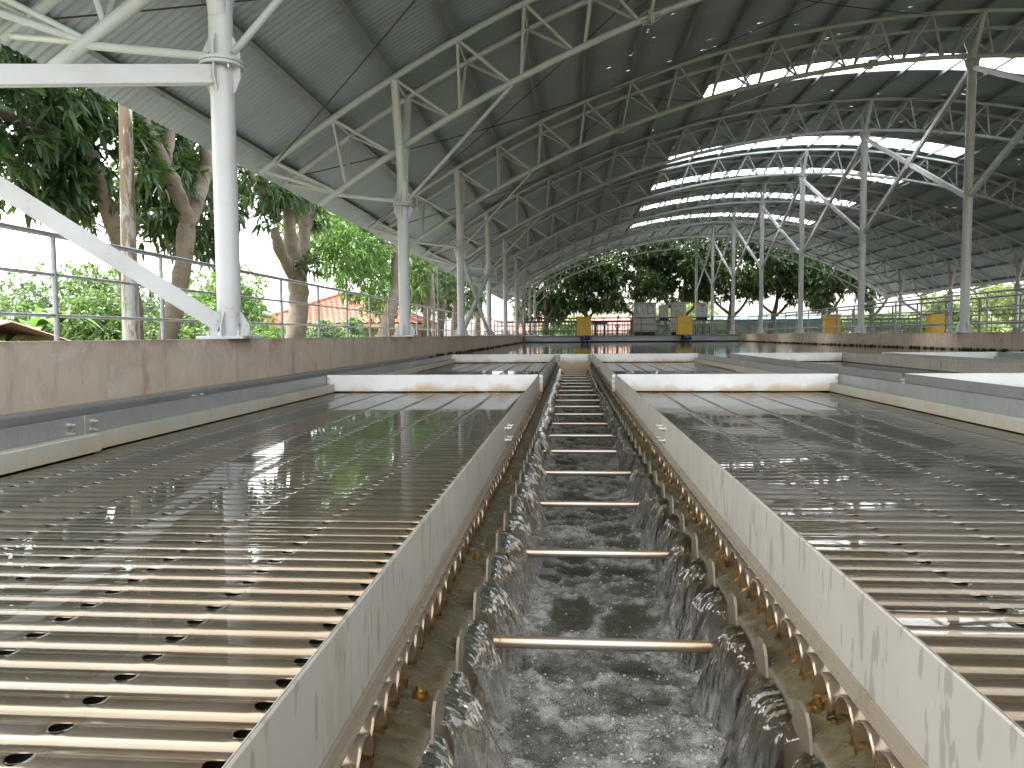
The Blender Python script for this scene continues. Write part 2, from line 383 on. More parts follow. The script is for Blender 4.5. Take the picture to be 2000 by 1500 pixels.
def m_channel():
    m, t, b = mat('turbulent_water'); p = pos(t)
    at = N(t, 'ShaderNodeAttribute', attribute_name='foam').outputs['Fac']
    v = N(t, 'ShaderNodeTexVoronoi', feature='DISTANCE_TO_EDGE'); v.inputs['Scale'].default_value = 230
    w = N(t, 'ShaderNodeTexVoronoi', feature='F1'); w.inputs['Scale'].default_value = 420
    nz = N(t, 'ShaderNodeTexNoise'); nz.inputs['Scale'].default_value = 25; L(t, p, nz.inputs['Vector'])
    wp = mix(t, .035, p, nz.outputs['Color'], 'ADD')
    L(t, wp, v.inputs['Vector']); L(t, wp, w.inputs['Vector'])
    net = ramp(t, v.outputs['Distance'], [(.0, 1.), (.09, .25), (.3, 0.)])
    sp = ramp(t, w.outputs['Distance'], [(.12, 1.), (.32, 0.)])
    n2 = ramp(t, noise(t, p, 30, 6, .75), [(.35, 0.), (.7, 1.)])
    f = mth(t, 'MULTIPLY', at, mth(t, 'ADD', mth(t, 'MULTIPLY', net, .5), mth(t, 'ADD', mth(t, 'MULTIPLY', sp, .55), mth(t, 'MULTIPLY', n2, .65))))
    f = ramp(t, f, [(.1, 0.), (.9, .75)])
    c = mix(t, f, (.042, .042, .028), (.48, .465, .43))
    L(t, c, b.inputs['Base Color']); b.inputs['IOR'].default_value = 1.33
    L(t, mix(t, f, (.04,) * 3, (.22,) * 3), b.inputs['Roughness'])
    bump(t, mth(t, 'ADD', mth(t, 'MULTIPLY', noise(t, p, 60, 4, .6), .8), mth(t, 'MULTIPLY', f, .5)), .5, .008, b); return m
MT['channel'] = m_channel()
def m_falls():
    m, t, b = mat('falling_water_sheet'); t.nodes.remove(b)
    at = N(t, 'ShaderNodeAttribute', attribute_name='fall').outputs['Fac']
    h = noise(t, pos(t, (30, 60, 11)), 1, 3, .5, .6); nb = bump(t, h, .45, .008)
    fr = N(t, 'ShaderNodeFresnel'); fr.inputs['IOR'].default_value = 1.45; L(t, nb, fr.inputs['Normal'])
    gl = N(t, 'ShaderNodeBsdfGlossy'); gl.inputs['Roughness'].default_value = .04; L(t, nb, gl.inputs['Normal'])
    tr = N(t, 'ShaderNodeBsdfTransparent'); tr.inputs[0].default_value = (.94, .90, .82, 1)
    ms = N(t, 'ShaderNodeMixShader'); L(t, mth(t, 'ADD', mth(t, 'MULTIPLY', fr.outputs[0], 1.3), .04), ms.inputs[0]); L(t, tr.outputs[0], ms.inputs[1]); L(t, gl.outputs[0], ms.inputs[2])
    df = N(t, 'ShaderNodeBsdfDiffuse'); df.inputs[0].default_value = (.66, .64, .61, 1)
    wh = mth(t, 'MULTIPLY', at, ramp(t, noise(t, pos(t, (60, 150, 9)), 1, 4, .7), [(.40, 0.), (.66, .6)]))  # white of aerated water, heightened to stand in for sky glints
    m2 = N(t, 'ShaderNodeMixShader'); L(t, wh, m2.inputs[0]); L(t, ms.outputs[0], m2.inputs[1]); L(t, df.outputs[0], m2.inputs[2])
    L(t, m2.outputs[0], t.nodes['Material Output'].inputs[0]); return m
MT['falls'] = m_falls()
def m_bubble():
    m, t, b = mat('foam_bubbles'); b.inputs['Base Color'].default_value = (.6, .6, .58, 1)
    b.inputs['Roughness'].default_value = .12
    tr = N(t, 'ShaderNodeBsdfTransparent'); ms = N(t, 'ShaderNodeMixShader'); ms.inputs[0].default_value = .45
    L(t, tr.outputs[0], ms.inputs[1]); L(t, b.outputs[0], ms.inputs[2]); L(t, ms.outputs[0], t.nodes['Material Output'].inputs[0]); return m
MT['bubble'] = m_bubble()
def m_leaf(name, c0, c1, trans=.35, rough=.45):
    m, t, b = mat(name)
    a = N(t, 'ShaderNodeAttribute', attribute_name='tint').outputs['Fac']
    c = mix(t, a, c0, c1); L(t, c, b.inputs['Base Color']); b.inputs['Roughness'].default_value = rough
    tl = N(t, 'ShaderNodeBsdfTranslucent'); L(t, mix(t, .5, c, (.14, .22, .02)), tl.inputs[0])
    ms = N(t, 'ShaderNodeMixShader'); ms.inputs[0].default_value = trans
    L(t, b.outputs[0], ms.inputs[1]); L(t, tl.outputs[0], ms.inputs[2]); L(t, ms.outputs[0], t.nodes['Material Output'].inputs[0]); return m
MT['leaf_mango'] = m_leaf('mango_leaf', (.012, .036, .012), (.045, .105, .03))
MT['leaf_light'] = m_leaf('light_green_leaf', (.07, .17, .03), (.21, .38, .08))
MT['leaf_bush'] = m_leaf('bush_leaf', (.08, .16, .045), (.22, .34, .10))
MT['leaf_blue'] = m_leaf('feathery_leaf', (.12, .20, .10), (.26, .36, .19))
MT['leaf_far'] = m_leaf('far_mango_leaf', (.014, .036, .010), (.05, .10, .025))
MT['leaf_pale'] = m_leaf('pale_leaf', (.11, .17, .05), (.28, .32, .12))
MT['leaf_banana'] = m_leaf('banana_leaf', (.08, .19, .03), (.16, .32, .07), .4)
def m_bark(name, c0, c1):
    m, t, b = mat(name); p = pos(t)
    n1 = noise(t, p, 3.5, 6, .65); n2 = noise(t, pos(t, (22, 22, 6)), 1, 5, .7)
    c = mix(t, ramp(t, n1, [(.3, 0.), (.7, 1.)]), c0, c1)
    c = mix(t, ramp(t, noise(t, pos(t, (5, 5, 20)), 1, 3), [(.64, 0.), (.7, .7)]), c, tuple(x * .35 for x in c0))
    L(t, c, b.inputs['Base Color']); b.inputs['Roughness'].default_value = .9; bump(t, n2, .5, .03, b); return m
MT['bark'] = m_bark('pale_bark', (.105, .082, .056), (.20, .165, .12))
MT['bark_dark'] = m_bark('dark_bark', (.07, .055, .04), (.13, .105, .08))
def m_pole():
    m, t, b = mat('peeling_pole'); p = pos(t)
    n = noise(t, pos(t, (9, 9, 2.5)), 1, 6, .7, .5); s = N(t, 'ShaderNodeSeparateXYZ'); L(t, p, s.inputs[0])
    pk = mth(t, 'ADD', n, mth(t, 'MULTIPLY_ADD', s.outputs[2], .08, -.06))
    c = mix(t, ramp(t, pk, [(.47, 0.), (.53, 1.)]), (.33, .345, .34), (.20, .145, .10))
    c = mix(t, ramp(t, noise(t, pos(t, (14, 14, 3)), 1, 4), [(.49, 0.), (.57, 1.)]), c, (.46, .43, .37))
    L(t, c, b.inputs['Base Color']); b.inputs['Roughness'].default_value = .75; bump(t, n, .4, .02, b); return m
MT['pole'] = m_pole()
MT['tile'] = make_plain('red_roof_tile', (.42, .14, .085), .6, 0, 5, .2, .1)
MT['salmon'] = make_plain('salmon_roof', (.34, .19, .14), .7, 0, 1.5, .15, .05)
MT['rustroof'] = make_plain('faded_tin_roof', (.24, .14, .10), .6, .1, 2, .25, .05)
MT['greywall'] = make_plain('grey_wall', (.25, .25, .25), .85, 0, 2, .15, .05)
MT['post_wood'] = make_plain('weathered_post', (.2, .17, .14), .9, 0, 6, .3, .2)

# ================================================================== setting: ground, pool, walls
XL, XC, XR = -2.7268, 9.3065, 21.28
D0, DS = 5.906, 6.459
GZ = -1.6
def plane(name, x0, x1, y0, y1, z, m, nx=2, ny=2, kind='structure'):
    X, Y = np.meshgrid(np.linspace(x0, x1, nx), np.linspace(y0, y1, ny), indexing='ij')
    V = np.stack([X, Y, np.full_like(X, z)], -1).reshape(-1, 3)
    o = put(name, np_mesh(name, V, grid_faces(nx, ny), m)); o['kind'] = kind; return o
plane('ground', -500, 500, -300, 700, GZ, MT['ground'])
plane('pool_floor', -2.68, 9.25, -4, 43, -1.25, MT['dark'])
HW = -.0145
wl = MB().box(-3.05, -2.665, -6, 43.2, GZ + .01, HW).build('concrete_wall', MT['conc_wet']); tag(wl, 'pinkish stained concrete pool wall on the left with columns standing on it', 'wall')
wr = MB().box(9.22, 9.62, -6, 43.2, GZ + .01, HW).build('concrete_wall', MT['conc_wet']); tag(wr, 'stained concrete pool wall on the right with moss at its waterline', 'wall')
MB().box(-4.95, -3.052, -6, 43.39, -.35, -.045).build('walkway', MT['deck'], kind='structure')
MB().box(9.622, 11.75, -6, 43, -.35, -.03).build('walkway', MT['deck'], kind='structure')
MB().box(-4.95, 23.5, 43.4, 60.5, -.5, -.06).build('concrete_deck', MT['deck'], kind='structure')
plane('ditch_floor', 11.76, 23.4, -6, 43.3, -1.1, MT['dark'])
plane('far_pool_water', 11.76, 21.0, -6, 43.3, -.425, MT['pool'])
MB().box(21.0, 23.5, -6, 43.3, -1.5, -.02).build('walkway', MT['deck'], kind='structure')
# moss clumps at the waterline
def moss(name, x, y0, y1, z, n, lab):
    b = MB()
    for k in range(n):
        y = y0 + (y1 - y0) * random.random(); r = random.uniform(.012, .05)
        b.tube([(x, y - r * 1.3, z), (x, y - r * .5, z + r * .25), (x, y + r * .5, z + r * .2), (x, y + r * 1.3, z)], [r * .35, r * random.uniform(.6, 1), r * .7, r * .2], 6)
    o = b.build(name, MT['moss'], kind='stuff'); tag(o, lab, 'moss')
moss('moss', 9.215, 14, 42, -.405, 420, 'dark moss growing along the waterline of the right pool wall')
moss('moss', -2.66, 14, 42, -.41, 200, 'dark moss growing along the waterline of the left pool wall')

# ================================================================== shed
ZC, R_LO, R_UP, R_PU, R_SH = -16.96, 23.353, 24.17, 24.285, 24.35
DTH = .04743
def arch(th, r, y): return (XC + r * math.sin(th), y, ZC + r * math.cos(th))
shed = thing('open_sided_shed', 'open sided steel shed with arched corrugated roof over the basins', 'shed', (XC, 0, 0))
# --- sheets
def sheet_mesh(name, w, t0, t1, m, nth):
    n = int(round(w / .02)) + 1; ys = np.linspace(0, w + .02, n + 1); th = np.linspace(t0, t1, nth)
    rr = R_SH + .015 * np.cos(2 * PI * ys / .12)
    T, Rr = np.meshgrid(th, rr, indexing='ij'); Y = np.broadcast_to(ys, T.shape)
    V = np.stack([Rr * np.sin(T), Y, Rr * np.cos(T)], -1).reshape(-1, 3)
    return np_mesh(name, V, grid_faces(nth, n + 1), m)
TE, TS = .634, .229
full = {w: sheet_mesh('roof_sheet', w, -TE, TE, MT['roof'], 56) for w in (.6, 1.2)}
endL = sheet_mesh('roof_sheet', 1.2, -TE, -TS, MT['roof'], 20); endR = sheet_mesh('roof_sheet', 1.2, TS, TE, MT['roof'], 20)
skyl = sheet_mesh('skylight_sheet', 1.2, -TS - .004, TS + .004, MT['sky'], 24)
sky_y = [21.5, 29.9, 35.3, 41.3, 47.9]
y = 21.5 - .6 * 35
k = 0
while y < 58.9:
    nxt = [s for s in sky_y if s > y - 1e-3]
    if nxt and abs(nxt[0] - y) < .05:
        put('roof_sheet', endL, shed, (0, y, ZC)); put('roof_sheet', endR, shed, (0, y, ZC)); put('skylight_sheet', skyl, shed, (0, y, ZC - .004)); y += 1.2; continue
    w = .6 if (nxt and nxt[0] - y < 1.0) else 1.2
    put('roof_sheet', full[w], shed, (0, y, ZC + .002 * (k % 2))); y += w; k += 1
Y0R, Y1R = 21.5 - .6 * 35, 58.9
# --- purlins (C section)
pb = MB(); pb.prism([(-.03, -.055), (.03, -.055), (.03, -.03), (.024, -.03), (.024, -.049), (-.024, -.049), (-.024, .045), (.03, .045), (.03, .05), (-.03, .05)], 1, Y0R + .05, Y1R - .05)
pm = pb.mesh('purlin', MT['purlin'])
ths = [j * DTH for j in range(-13, 14)]
for th in ths:
    x, _, z = arch(th, R_PU, 0); o = put('purlin', pm, shed, (x - XC, 0, z)); o.rotation_euler = (0, th, 0)
# --- one truss
def truss(y):
    tb = MB()
    yl = (y - .5, y + .5)
    for yy in yl: tb.tube([arch(-13.25 * DTH + i * 26.5 * DTH / 52, R_UP, yy) for i in range(53)], .052, 8)
    tb.tube([arch(-12.9 * DTH + i * 25.8 * DTH / 52, R_LO, y) for i in range(53)], .058, 8)
    t = tb.build('roof_truss', MT['truss_paint'], shed, (XC, y, 0))
    for j in range(-13, 14):
        for yy in yl:
            u = arch(j * DTH, R_UP, yy)
            for s in (-.42, .42):
                if abs(j + s) > 12.9: continue
                MB().cyl(u, arch((j + s) * DTH, R_LO, y), .026, n=6, caps=False).build('web_strut', MT['truss_paint'], t)
        MB().cyl(arch(j * DTH, R_UP, y - .5), arch(j * DTH, R_UP, y + .5), .02, n=6, caps=False).build('cross_strut', MT['truss_paint'], t)
        for yy in yl: MB().bar(arch(j * DTH, R_UP + .045, yy), arch(j * DTH, R_PU - .03, yy), .07, .012).build('purlin_cleat', MT['truss_paint'], t)
    for sgn in (-1, 1):
        for thp in (.098, .352):
            a = Vector(arch(sgn * thp - .0035, R_LO, y)); b = Vector(arch(sgn * thp + .0035, R_LO, y))
            d = (b - a).normalized(); mid = (a + b) / 2
            f = MB().cyl(mid - d * .03, mid - d * .004, .115, n=14).cyl(mid + d * .004, mid + d * .03, .115, n=14)
            for q in range(4):
                an = q * PI / 2 + .4; nv = Vector((d.z, 0, -d.x))
                off = nv * math.cos(an) + Vector((0, 1, 0)) * math.sin(an)
                f.bar(mid - d * .16 + off * .06, mid - d * .03 + off * .09, .008, .07, (0, 1, .01))
                f.bar(mid + d * .03 + off * .09, mid + d * .16 + off * .06, .008, .07, (0, 1, .01))
            f.build('splice_flange', MT['truss_paint'], t)
    return t
t0 = truss(D0)
def seated(o, parent, dy):
    c = dup(o, parent, Vector(o.location) + Vector((0, dy, 0)))
    for ch in o.children: dup(ch, c)
    return c
for k in (1, 2, 3, 4, 5, 6, 7, 8): seated(t0, shed, DS * k)
# --- columns
def gusset(b, c, z0, z1, zf, r0, r1, ang, th=.012):
    d = Vector((math.cos(ang), math.sin(ang), 0)); s = Vector((-d.y, d.x, 0)) * th / 2
    h = z1 - z0; c = Vector(c)
    if zf: pr = [(r0, z0), (r1, z0), (r1, z0 + h * .45), (r0 + .02, z1), (r0, z1)]
    else: pr = [(r0, z1), (r1, z1), (r1, z1 - h * .45), (r0 + .02, z0), (r0, z0)]
    vs = [c + d * r + s * q + Vector((0, 0, z)) for q in (-1, 1) for r, z in pr]
    b.add(vs, [(4, 3, 2, 1, 0), (5, 6, 7, 8, 9)] + [(i, (i + 1) % 5, 5 + (i + 1) % 5, 5 + i) for i in range(5)])
def side_column(x, y, sg):
    """column at the eave side: sg=-1 left row, +1 right row"""
    rc = .092; zf = 2.12; zt = 3.02
    c = MB().cyl((x, y, -.0), (x, y, zf), rc, n=24).build('column', MT['steel_paint'], shed, (x, y, 0))
    MB().cyl((x, y, zf + .03), (x, y, zt), rc, n=24).build('upper_shaft', MT['steel_paint'], c)
    MB().bbox(x - .19, x + .19, y - .19, y + .19, HW, .012).build('base_plate', MT['steel_paint'], c)
    for q in range(4):
        a = q * PI / 2
        g = MB(); gusset(g, (x, y, 0), .012, .20, True, rc - .01, .165, a); g.build('gusset', MT['steel_paint'], c)
        g = MB(); gusset(g, (x, y, 0), zf - .21, zf - .012, False, rc - .01, .15, a); g.build('gusset', MT['steel_paint'], c)
        g = MB(); gusset(g, (x, y, 0), zf + .042, zf + .22, True, rc - .01, .15, a); g.build('gusset', MT['steel_paint'], c)
        a += PI / 4
        MB().cyl((x + .17 * math.cos(a + .0), y + .17 * math.sin(a), .012), (x + .17 * math.cos(a), y + .17 * math.sin(a), .05), .013, n=6).build('anchor_bolt', MT['bolt'], c)
        MB().cyl((x + .135 * math.cos(a), y + .135 * math.sin(a), zf - .045), (x + .135 * math.cos(a), y + .135 * math.sin(a), zf + .055), .012, n=6).build('flange_bolt', MT['bolt'], c)
    MB().cyl((x, y, zf - .012), (x, y, zf + .012), .165, n=28).cyl((x, y, zf + .018), (x, y, zf + .042), .165, n=28).build('flange', MT['truss_paint'], c)
    j = 11 * sg
    for yy in (y - .5, y + .5):
        MB().cyl((x, y + (.03 if yy > y else -.03), 2.50), arch(j * DTH, R_UP - .03, yy), .075, .062, n=14).build('branch_pipe', MT['steel_paint'], c)
    MB().cyl((x + .1 * sg * -1, y, zf + .1), arch(9.58 * sg * DTH, R_LO - .04, y), .032, n=8).build('knee_strut', MT['truss_paint'], c)
    MB().cyl((x + .1 * sg, y, zf + .08), arch(12.6 * sg * DTH, R_LO - .03, y), .034, n=8).build('eave_strut', MT['truss_paint'], c)
    for yy in (y - .5, y + .5):
        MB().cyl(arch(12.6 * sg * DTH, R_LO, y), arch(13.2 * sg * DTH, R_UP, yy), .03, n=8).build('end_strut', MT['truss_paint'], c)
    return c
cl = side_column(XL, D0, -1); cr = side_column(XR, D0, 1)
for k in (1, 2, 3, 4, 5, 6, 7, 8): seated(cl, shed, DS * k); seated(cr, shed, DS * k)
def ridge_column(x, y):
    zt = 6.28
    c = MB().cyl((x, y, 0), (x, y, zt), .10, n=24).build('column', MT['steel_paint'], shed, (x, y, 0))
    MB().bbox(x - .19, x + .19, y - .19, y + .19, HW, .012).build('base_plate', MT['steel_paint'], c)
    for q in range(4):
        g = MB(); gusset(g, (x, y, 0), .012, .26, True, .09, .175, q * PI / 2); g.build('gusset', MT['steel_paint'], c)
        g = MB(); gusset(g, (x, y, 0), zt - .2, zt - .002, False, .09, .16, q * PI / 2); g.build('gusset', MT['steel_paint'], c)
    MB().cyl((x, y, zt), (x, y, zt + .03), .17, n=24).build('flange', MT['truss_paint'], c)
    for yy in (y - .5, y + .5):
        MB().cyl((x, y, zt + .03), (x, yy, ZC + R_UP - .03), .055, n=12).build('branch_pipe', MT['steel_paint'], c)
    return c
cc = ridge_column(XC, D0)
for k in (1, 2, 3, 4, 5, 6, 7, 8): seated(cc, shed, DS * k)
# --- X braces between ridge columns, and the braced side bays
def xbrace(x, ya, yb, za, zb, w=.10, h=.10, plate=.3, beam=None):
    m = MT['steel_paint']
    b = MB().bar((x, ya, za), (x, yb, zb), w, h); br = b.build('brace', m, shed, (x, (ya + yb) / 2, (za + zb) / 2))
    mid = (za + zb) / 2; ym = (ya + yb) / 2
    L_ = math.hypot(yb - ya, zb - za); dy, dz = (yb - ya) / L_ * .08, (zb - za) / L_ * .08
    MB().bar((x, ya, zb), (x, ym - dy, mid + dz), w * .92, h * .92).build('brace', m, shed, (x, ya, zb))
    MB().bar((x, ym + dy, mid - dz), (x, yb, za), w * .92, h * .92).build('brace', m, shed, (x, yb, za))
    p = plate / 2
    MB().prism([(ym - p, mid), (ym, mid - p * 1.1), (ym + p, mid), (ym, mid + p * 1.1)], 0, x - w * .56, x + w * .56).build('brace_plate', m, shed, (x, ym, mid))
for k in range(0, 8):
    xbrace(XC, D0 + k * DS + .1, D0 + (k + 1) * DS - .1, 6.1, 3.2, .085, .12)
# bracket off the column nearest the camera
MB().bar((XL, D0 - .05, 2.04), (-4.75, 4.57, 1.665), .09, .135).build('tie_beam', MT['steel_paint'], shed, (XL, D0, 2))
MB().bar((XL - .05, D0 - .06, .10), (-4.66, 4.68, 1.60), .09, .125).build('brace', MT['steel_paint'], shed, (XL, D0, .1))
xbrace(XL, D0 + 2 * DS + .1, D0 + 3 * DS - .1, .06, 2.0, .09, .12, .24)
xbrace(XL, D0 + 5 * DS + .1, D0 + 6 * DS - .1, .06, 2.0, .09, .12, .24)
xbrace(XR, D0 + 6 * DS + .1, D0 + 7 * DS - .1, .06, 2.0, .09, .12, .24)
xbrace(XR, D0 + 4 * DS + .1, D0 + 5 * DS - .1, .06, 2.0, .09, .12, .24)
# --- sag wires crossed in the roof plane
def wire(a, b):
    pts = [(a[0] + (b[0] - a[0]) * t, a[1] + (b[1] - a[1]) * t, a[2] + (b[2] - a[2]) * t - .10 * 4 * t * (1 - t)) for t in [i / 8 for i in range(9)]]
    MB().tube(pts, .009, 5).build('roof_wire', MT['wire'], shed, a)
for k in range(0, 8):
    ya, yb = D0 + k * DS + .5, D0 + (k + 1) * DS - .5
    for ja, jb in ((-13, -7), (-7, -13), (-7, -1), (-1, -7), (1, 7), (7, 1), (7, 13), (13, 7)):
        wire(arch(ja * DTH, R_UP - .02, yb), arch(jb * DTH, R_UP - .02, ya))

# ================================================================== tube trays
HT, HR = -.5, -.345           # tube crowns / rim top
RT, PITCH_T = .0345, .072
Y1A, Y1B, Y2B = -.4, 6.6125, 13.66
def tube_mesh(length, holes, R=RT, sgn=-1, fine=True):
    """one pierced tube; outlet end at x=0, running to sgn*length; holes: distances from the outlet end"""
    p, hr = .0195, .0156
    a = p / R
    xs = [0, .004, .03]
    for h in holes: xs += [h + p * q for q in (-1, -.5, 0, .5, 1)]
    xs += [length]; xs = np.array(sorted(xs)); nx = len(xs)
    ph = [a * q for q in (-1, -.5, 0, .5, 1)] + list(np.linspace(a, 2 * PI - a, 12)[1:-1]); nph = len(ph)
    V = [(x, R * math.sin(f), R * math.cos(f)) for x in xs for f in ph]; Fs = []
    skip = set(); per = []
    for h in holes:
        i0 = int(np.argmin(abs(xs - (h - p))))
        for i in range(4):
            for j in range(4): skip.add((i0 + i, j))
        ring = [(i0 + i, 0) for i in range(4)] + [(i0 + 4, j) for j in range(4)] + [(i0 + 4 - i, 4) for i in range(4)] + [(i0, 4 - j) for j in range(4)]
        per.append((h, ring))
    for i in range(nx - 1):
        for j in range(nph):
            if (i, j) in skip: continue
            Fs.append((i * nph + j, (i + 1) * nph + j, (i + 1) * nph + (j + 1) % nph, i * nph + (j + 1) % nph))
    for h, ring in per:
        b = len(V)
        angs = [math.atan2(ph[j] * R, xs[i] - h) for i, j in ring]
        for rr in (R, R, R - .0012):
            for an in angs:
                dx, ds = hr * math.cos(an), hr * math.sin(an); V.append((h + dx, rr * math.sin(ds / R), rr * math.cos(ds / R)))
        for q in range(16):
            q2 = (q + 1) % 16; o1 = ring[q][0] * nph + ring[q][1]; o2 = ring[q2][0] * nph + ring[q2][1]
            Fs.append((o1, o2, b + q2, b + q)); Fs.append((b + 16 + q, b + 16 + q2, b + 32 + q2, b + 32 + q))
    # thick open end
    b = len(V)
    for x, rr in ((0, R - .0042), (.08, R - .0042)):
        for f in ph: V.append((x, rr * math.sin(f), rr * math.cos(f)))
    for j in range(nph):
        j2 = (j + 1) % nph
        Fs.append((j, j2, b + j2, b + j)); Fs.append((b + j, b + j2, b + nph + j2, b + nph + j))
    V = np.array(V)
    if sgn < 0: V[:, 0] *= -1
    Fs = np.array(Fs)
    if sgn > 0: Fs = Fs[:, ::-1]
    return V, Fs
HOLES = [.155 + .245 * k for k in range(8)]     # measured from the tube's outlet end, 25 mm outside the rim plate
TLEN = 1.86
VL, FL = tube_mesh(TLEN, HOLES, sgn=-1); VR, FR = tube_mesh(TLEN, HOLES, sgn=1)
ME_L = np_mesh('tube', VL, FL, MT['tube']); ME_R = np_mesh('tube', VR, FR, MT['tube'])
def film_tile():
    """water draped over one tube: crest over the crown, a shallow trough between tubes, drained at the holes"""
    p, hr, R = .0195, .0158, RT
    xs = [.034]
    for h in HOLES: xs += [h + p * q for q in (-1.35, -1, -.5, 0, .5, 1, 1.35)]
    xs = np.array(sorted(xs + [TLEN - .01])); nx = len(xs)
    ysl = np.array([-.036, -.0345, -.0325, -.026, -p, -p / 2, 0, p / 2, p, .026, .0325, .0345, .036]); ny = len(ysl)
    def zf(y):
        return .0016 - y * y / 40 - .0011 * (abs(y) / .036) ** 26
    V = [(x, y, zf(y)) for x in xs for y in ysl]; Fs = []
    skip = set(); per = []
    for h in HOLES:
        i0 = int(np.argmin(abs(xs - (h - p))))
        skip |= {(i0 + i, 4 + j) for i in range(4) for j in range(4)}
        per.append((h, [(i0 + i, 4) for i in range(4)] + [(i0 + 4, 4 + j) for j in range(4)] + [(i0 + 4 - i, 8) for i in range(4)] + [(i0, 8 - j) for j in range(4)]))
    for i in range(nx - 1):
        for j in range(ny - 1):
            if (i, j) not in skip: Fs.append((i * ny + j, (i + 1) * ny + j, (i + 1) * ny + j + 1, i * ny + j + 1))
    for h, ring in per:
        b = len(V)
        for i, j in ring:
            a = math.atan2(ysl[j], xs[i] - h); dx, dy = hr * math.cos(a), hr * math.sin(a); V.append((h + dx, dy, zf(dy) - .0013))
        for q in range(16):
            q2 = (q + 1) % 16; Fs.append((ring[q][0] * ny + ring[q][1], ring[q2][0] * ny + ring[q2][1], b + q2, b + q))
    return np.array(V), np.array(Fs)
FILM = film_tile()
def bolts(parent, pts, axis, r=.011, l=.016):
    for p in pts:
        p = Vector(p); a = Vector(axis)
        MB().cyl(p, p + a * l, r, n=6).cyl(p + a * l, p + a * (l + .012), r * .5, n=6).cyl(p - a * .001, p + a * .003, r * 1.45, n=10).build('bolt', MT['bolt'], parent, p)
def tray(xo, xi, y0, y1, lab, near, film, tubes='single'):
    """xo: rim plate on the outlet side; xi: closed side; outlet direction = sign(xo - xi)"""
    s = 1 if xo > xi else -1
    t = thing('tube_tray', lab, 'tray', ((xo + xi) / 2, (y0 + y1) / 2, HT), 'settler tube trays')
    zb = -.492
    ym = y0 + (y1 - y0) * (.515 if near else .5)
    # outlet rim plate in two lengths
    for a, b, o in ((y0 + .02, ym - .0015, 0), (ym + .0015, y1 - .045, .0)):
        MB().bbox(xo - .0035 + o, xo + .0035 + o, a, b, zb, HR, .002).build('rim_plate', MT['rim'], t)
        MB().box(xo + s * .0035, xo + s * .014, a, b, zb - .001, zb + .004).build('rim_foot', MT['lip'], t)
        MB().box(xo + s * .0042, xo + s * .009, a, b, zb + .0045, zb + .022).build('rim_bead', MT['lip'], t)
    MB().box(xo - s * .0118 - .003, xo - s * .0118 + .003, ym - .09, ym + .09, HR - .12, HR - .02).build('splice_plate', MT['rim'], t)
    bolts(t, [(xo + s * .004, ym + d, z) for d in (-.06, -.03, .03, .06) for z in (HR - .045, HR - .095)], (s, 0, 0), .009, .012)
    # closed side: upright sheet and stepped angle
    for a, b, o in ((y0 + .02, ym - .0015, 0), (ym + .0015, y1 - .02, 0)):
        MB().bbox(xi - .003, xi + .003, a, b, -.44, HR, .002).build('side_plate', MT['side'], t)
    ov = .035
    for a, b, o in ((y0 + .02, ym - .05, ov), (ym - .05, y1 - .02, 0)):
        xa = xi + s * .004; xb = xi + s * (.075 + o)
        MB().prism([(xa, -.428 + o * .1), (xb, -.423 + o * .1), (xb, -.493), (xb - s * .005, -.493), (xb - s * .005, -.429 + o * .1), (xa, -.434 + o * .1)], 1, a, b).build('step_angle', MT['step'], t)
    bolts(t, [(xi + s * .003, ym + d, z) for d in (-.11, .05) for z in (HR - .03, HR - .068)], (s, 0, 0), .012, .02)
    # cross sheet at the far end with its top flange, corner post
    MB().bbox(min(xi, xo) + .008, max(xi, xo) - .008, y1 - .028, y1 - .022, -.488, HR + .001, .002).build('cross_plate', MT['cross'], t)
    MB().box(min(xi, xo) + .008, max(xi, xo) - .008, y1 - .021, y1 + .012, HR - .006, HR + .0015).build('top_flange', MT['cross'], t)
    MB().bbox(xo + s * .006 - .0, xo + s * .006 + s * .028 if s > 0 else xo - .006, y1 - .05, y1 - .035, zb, HR + .002, .002).build('corner_post', MT['cross'], t) if s > 0 else MB().bbox(xo - .034, xo - .006, y1 - .05, y1 - .035, zb, HR + .002, .002).build('corner_post', MT['cross'], t)
    bolts(t, [(xo + s * .02, y1 - .05, z) for z in (HR - .03, HR - .075)], (0, -1, 0), .008, .01)
    bolts(t, [(xi + s * .02, y1 - .028, z) for z in (HR - .03, HR - .075)], (0, -1, 0), .009, .012)
    # tubes
    ys = []
    y = y1 - .06 - RT
    while y > max(y0 + .05, .12): ys.append(y); y -= PITCH_T
    me = ME_L if s > 0 else ME_R
    zt = HT - RT
    xt = xo + s * .020
    if tubes == 'single':
        o = None
        for i, y in enumerate(reversed(ys)):
            loc = Vector((xt + random.uniform(-.004, .004), y + random.uniform(-.0012, .0012), zt + random.uniform(-.0012, .0008))) - Vector(t.location)
            if o is None: o = put('tube', me, t, loc)
            else: dup(o, t, loc)
    else:
        V0, F0 = (VL, FL) if s > 0 else (VR, FR)
        n = len(V0); V = np.concatenate([V0 + np.array([0, y - ys[0], 0]) for y in ys]); Fq = np.concatenate([F0 + n * i for i in range(len(ys))])
        o = put('tube_row', np_mesh('tube_row', V, Fq, MT['tube']), t, Vector((xt, ys[0], zt)) - Vector(t.location), 'stuff')
    # dark plate added to stand in for the shade between the tubes
    MB().box(min(xi, xo) + .01, max(xi, xo) - .01, max(y0, -.3) + .03, y1 - .03, -.60, -.585).build('gap_shade_plate', MT['dark'], t)
    V0, F0 = FILM
    V0 = V0 * np.array([-s, 1, 1]) + np.array([xt, 0, HT])
    if s > 0: F0 = F0[:, ::-1]
    n = len(V0); V = np.concatenate([V0 + np.array([0, y, 0]) for y in ys]); Fq = np.concatenate([F0 + n * i for i in range(len(ys))])
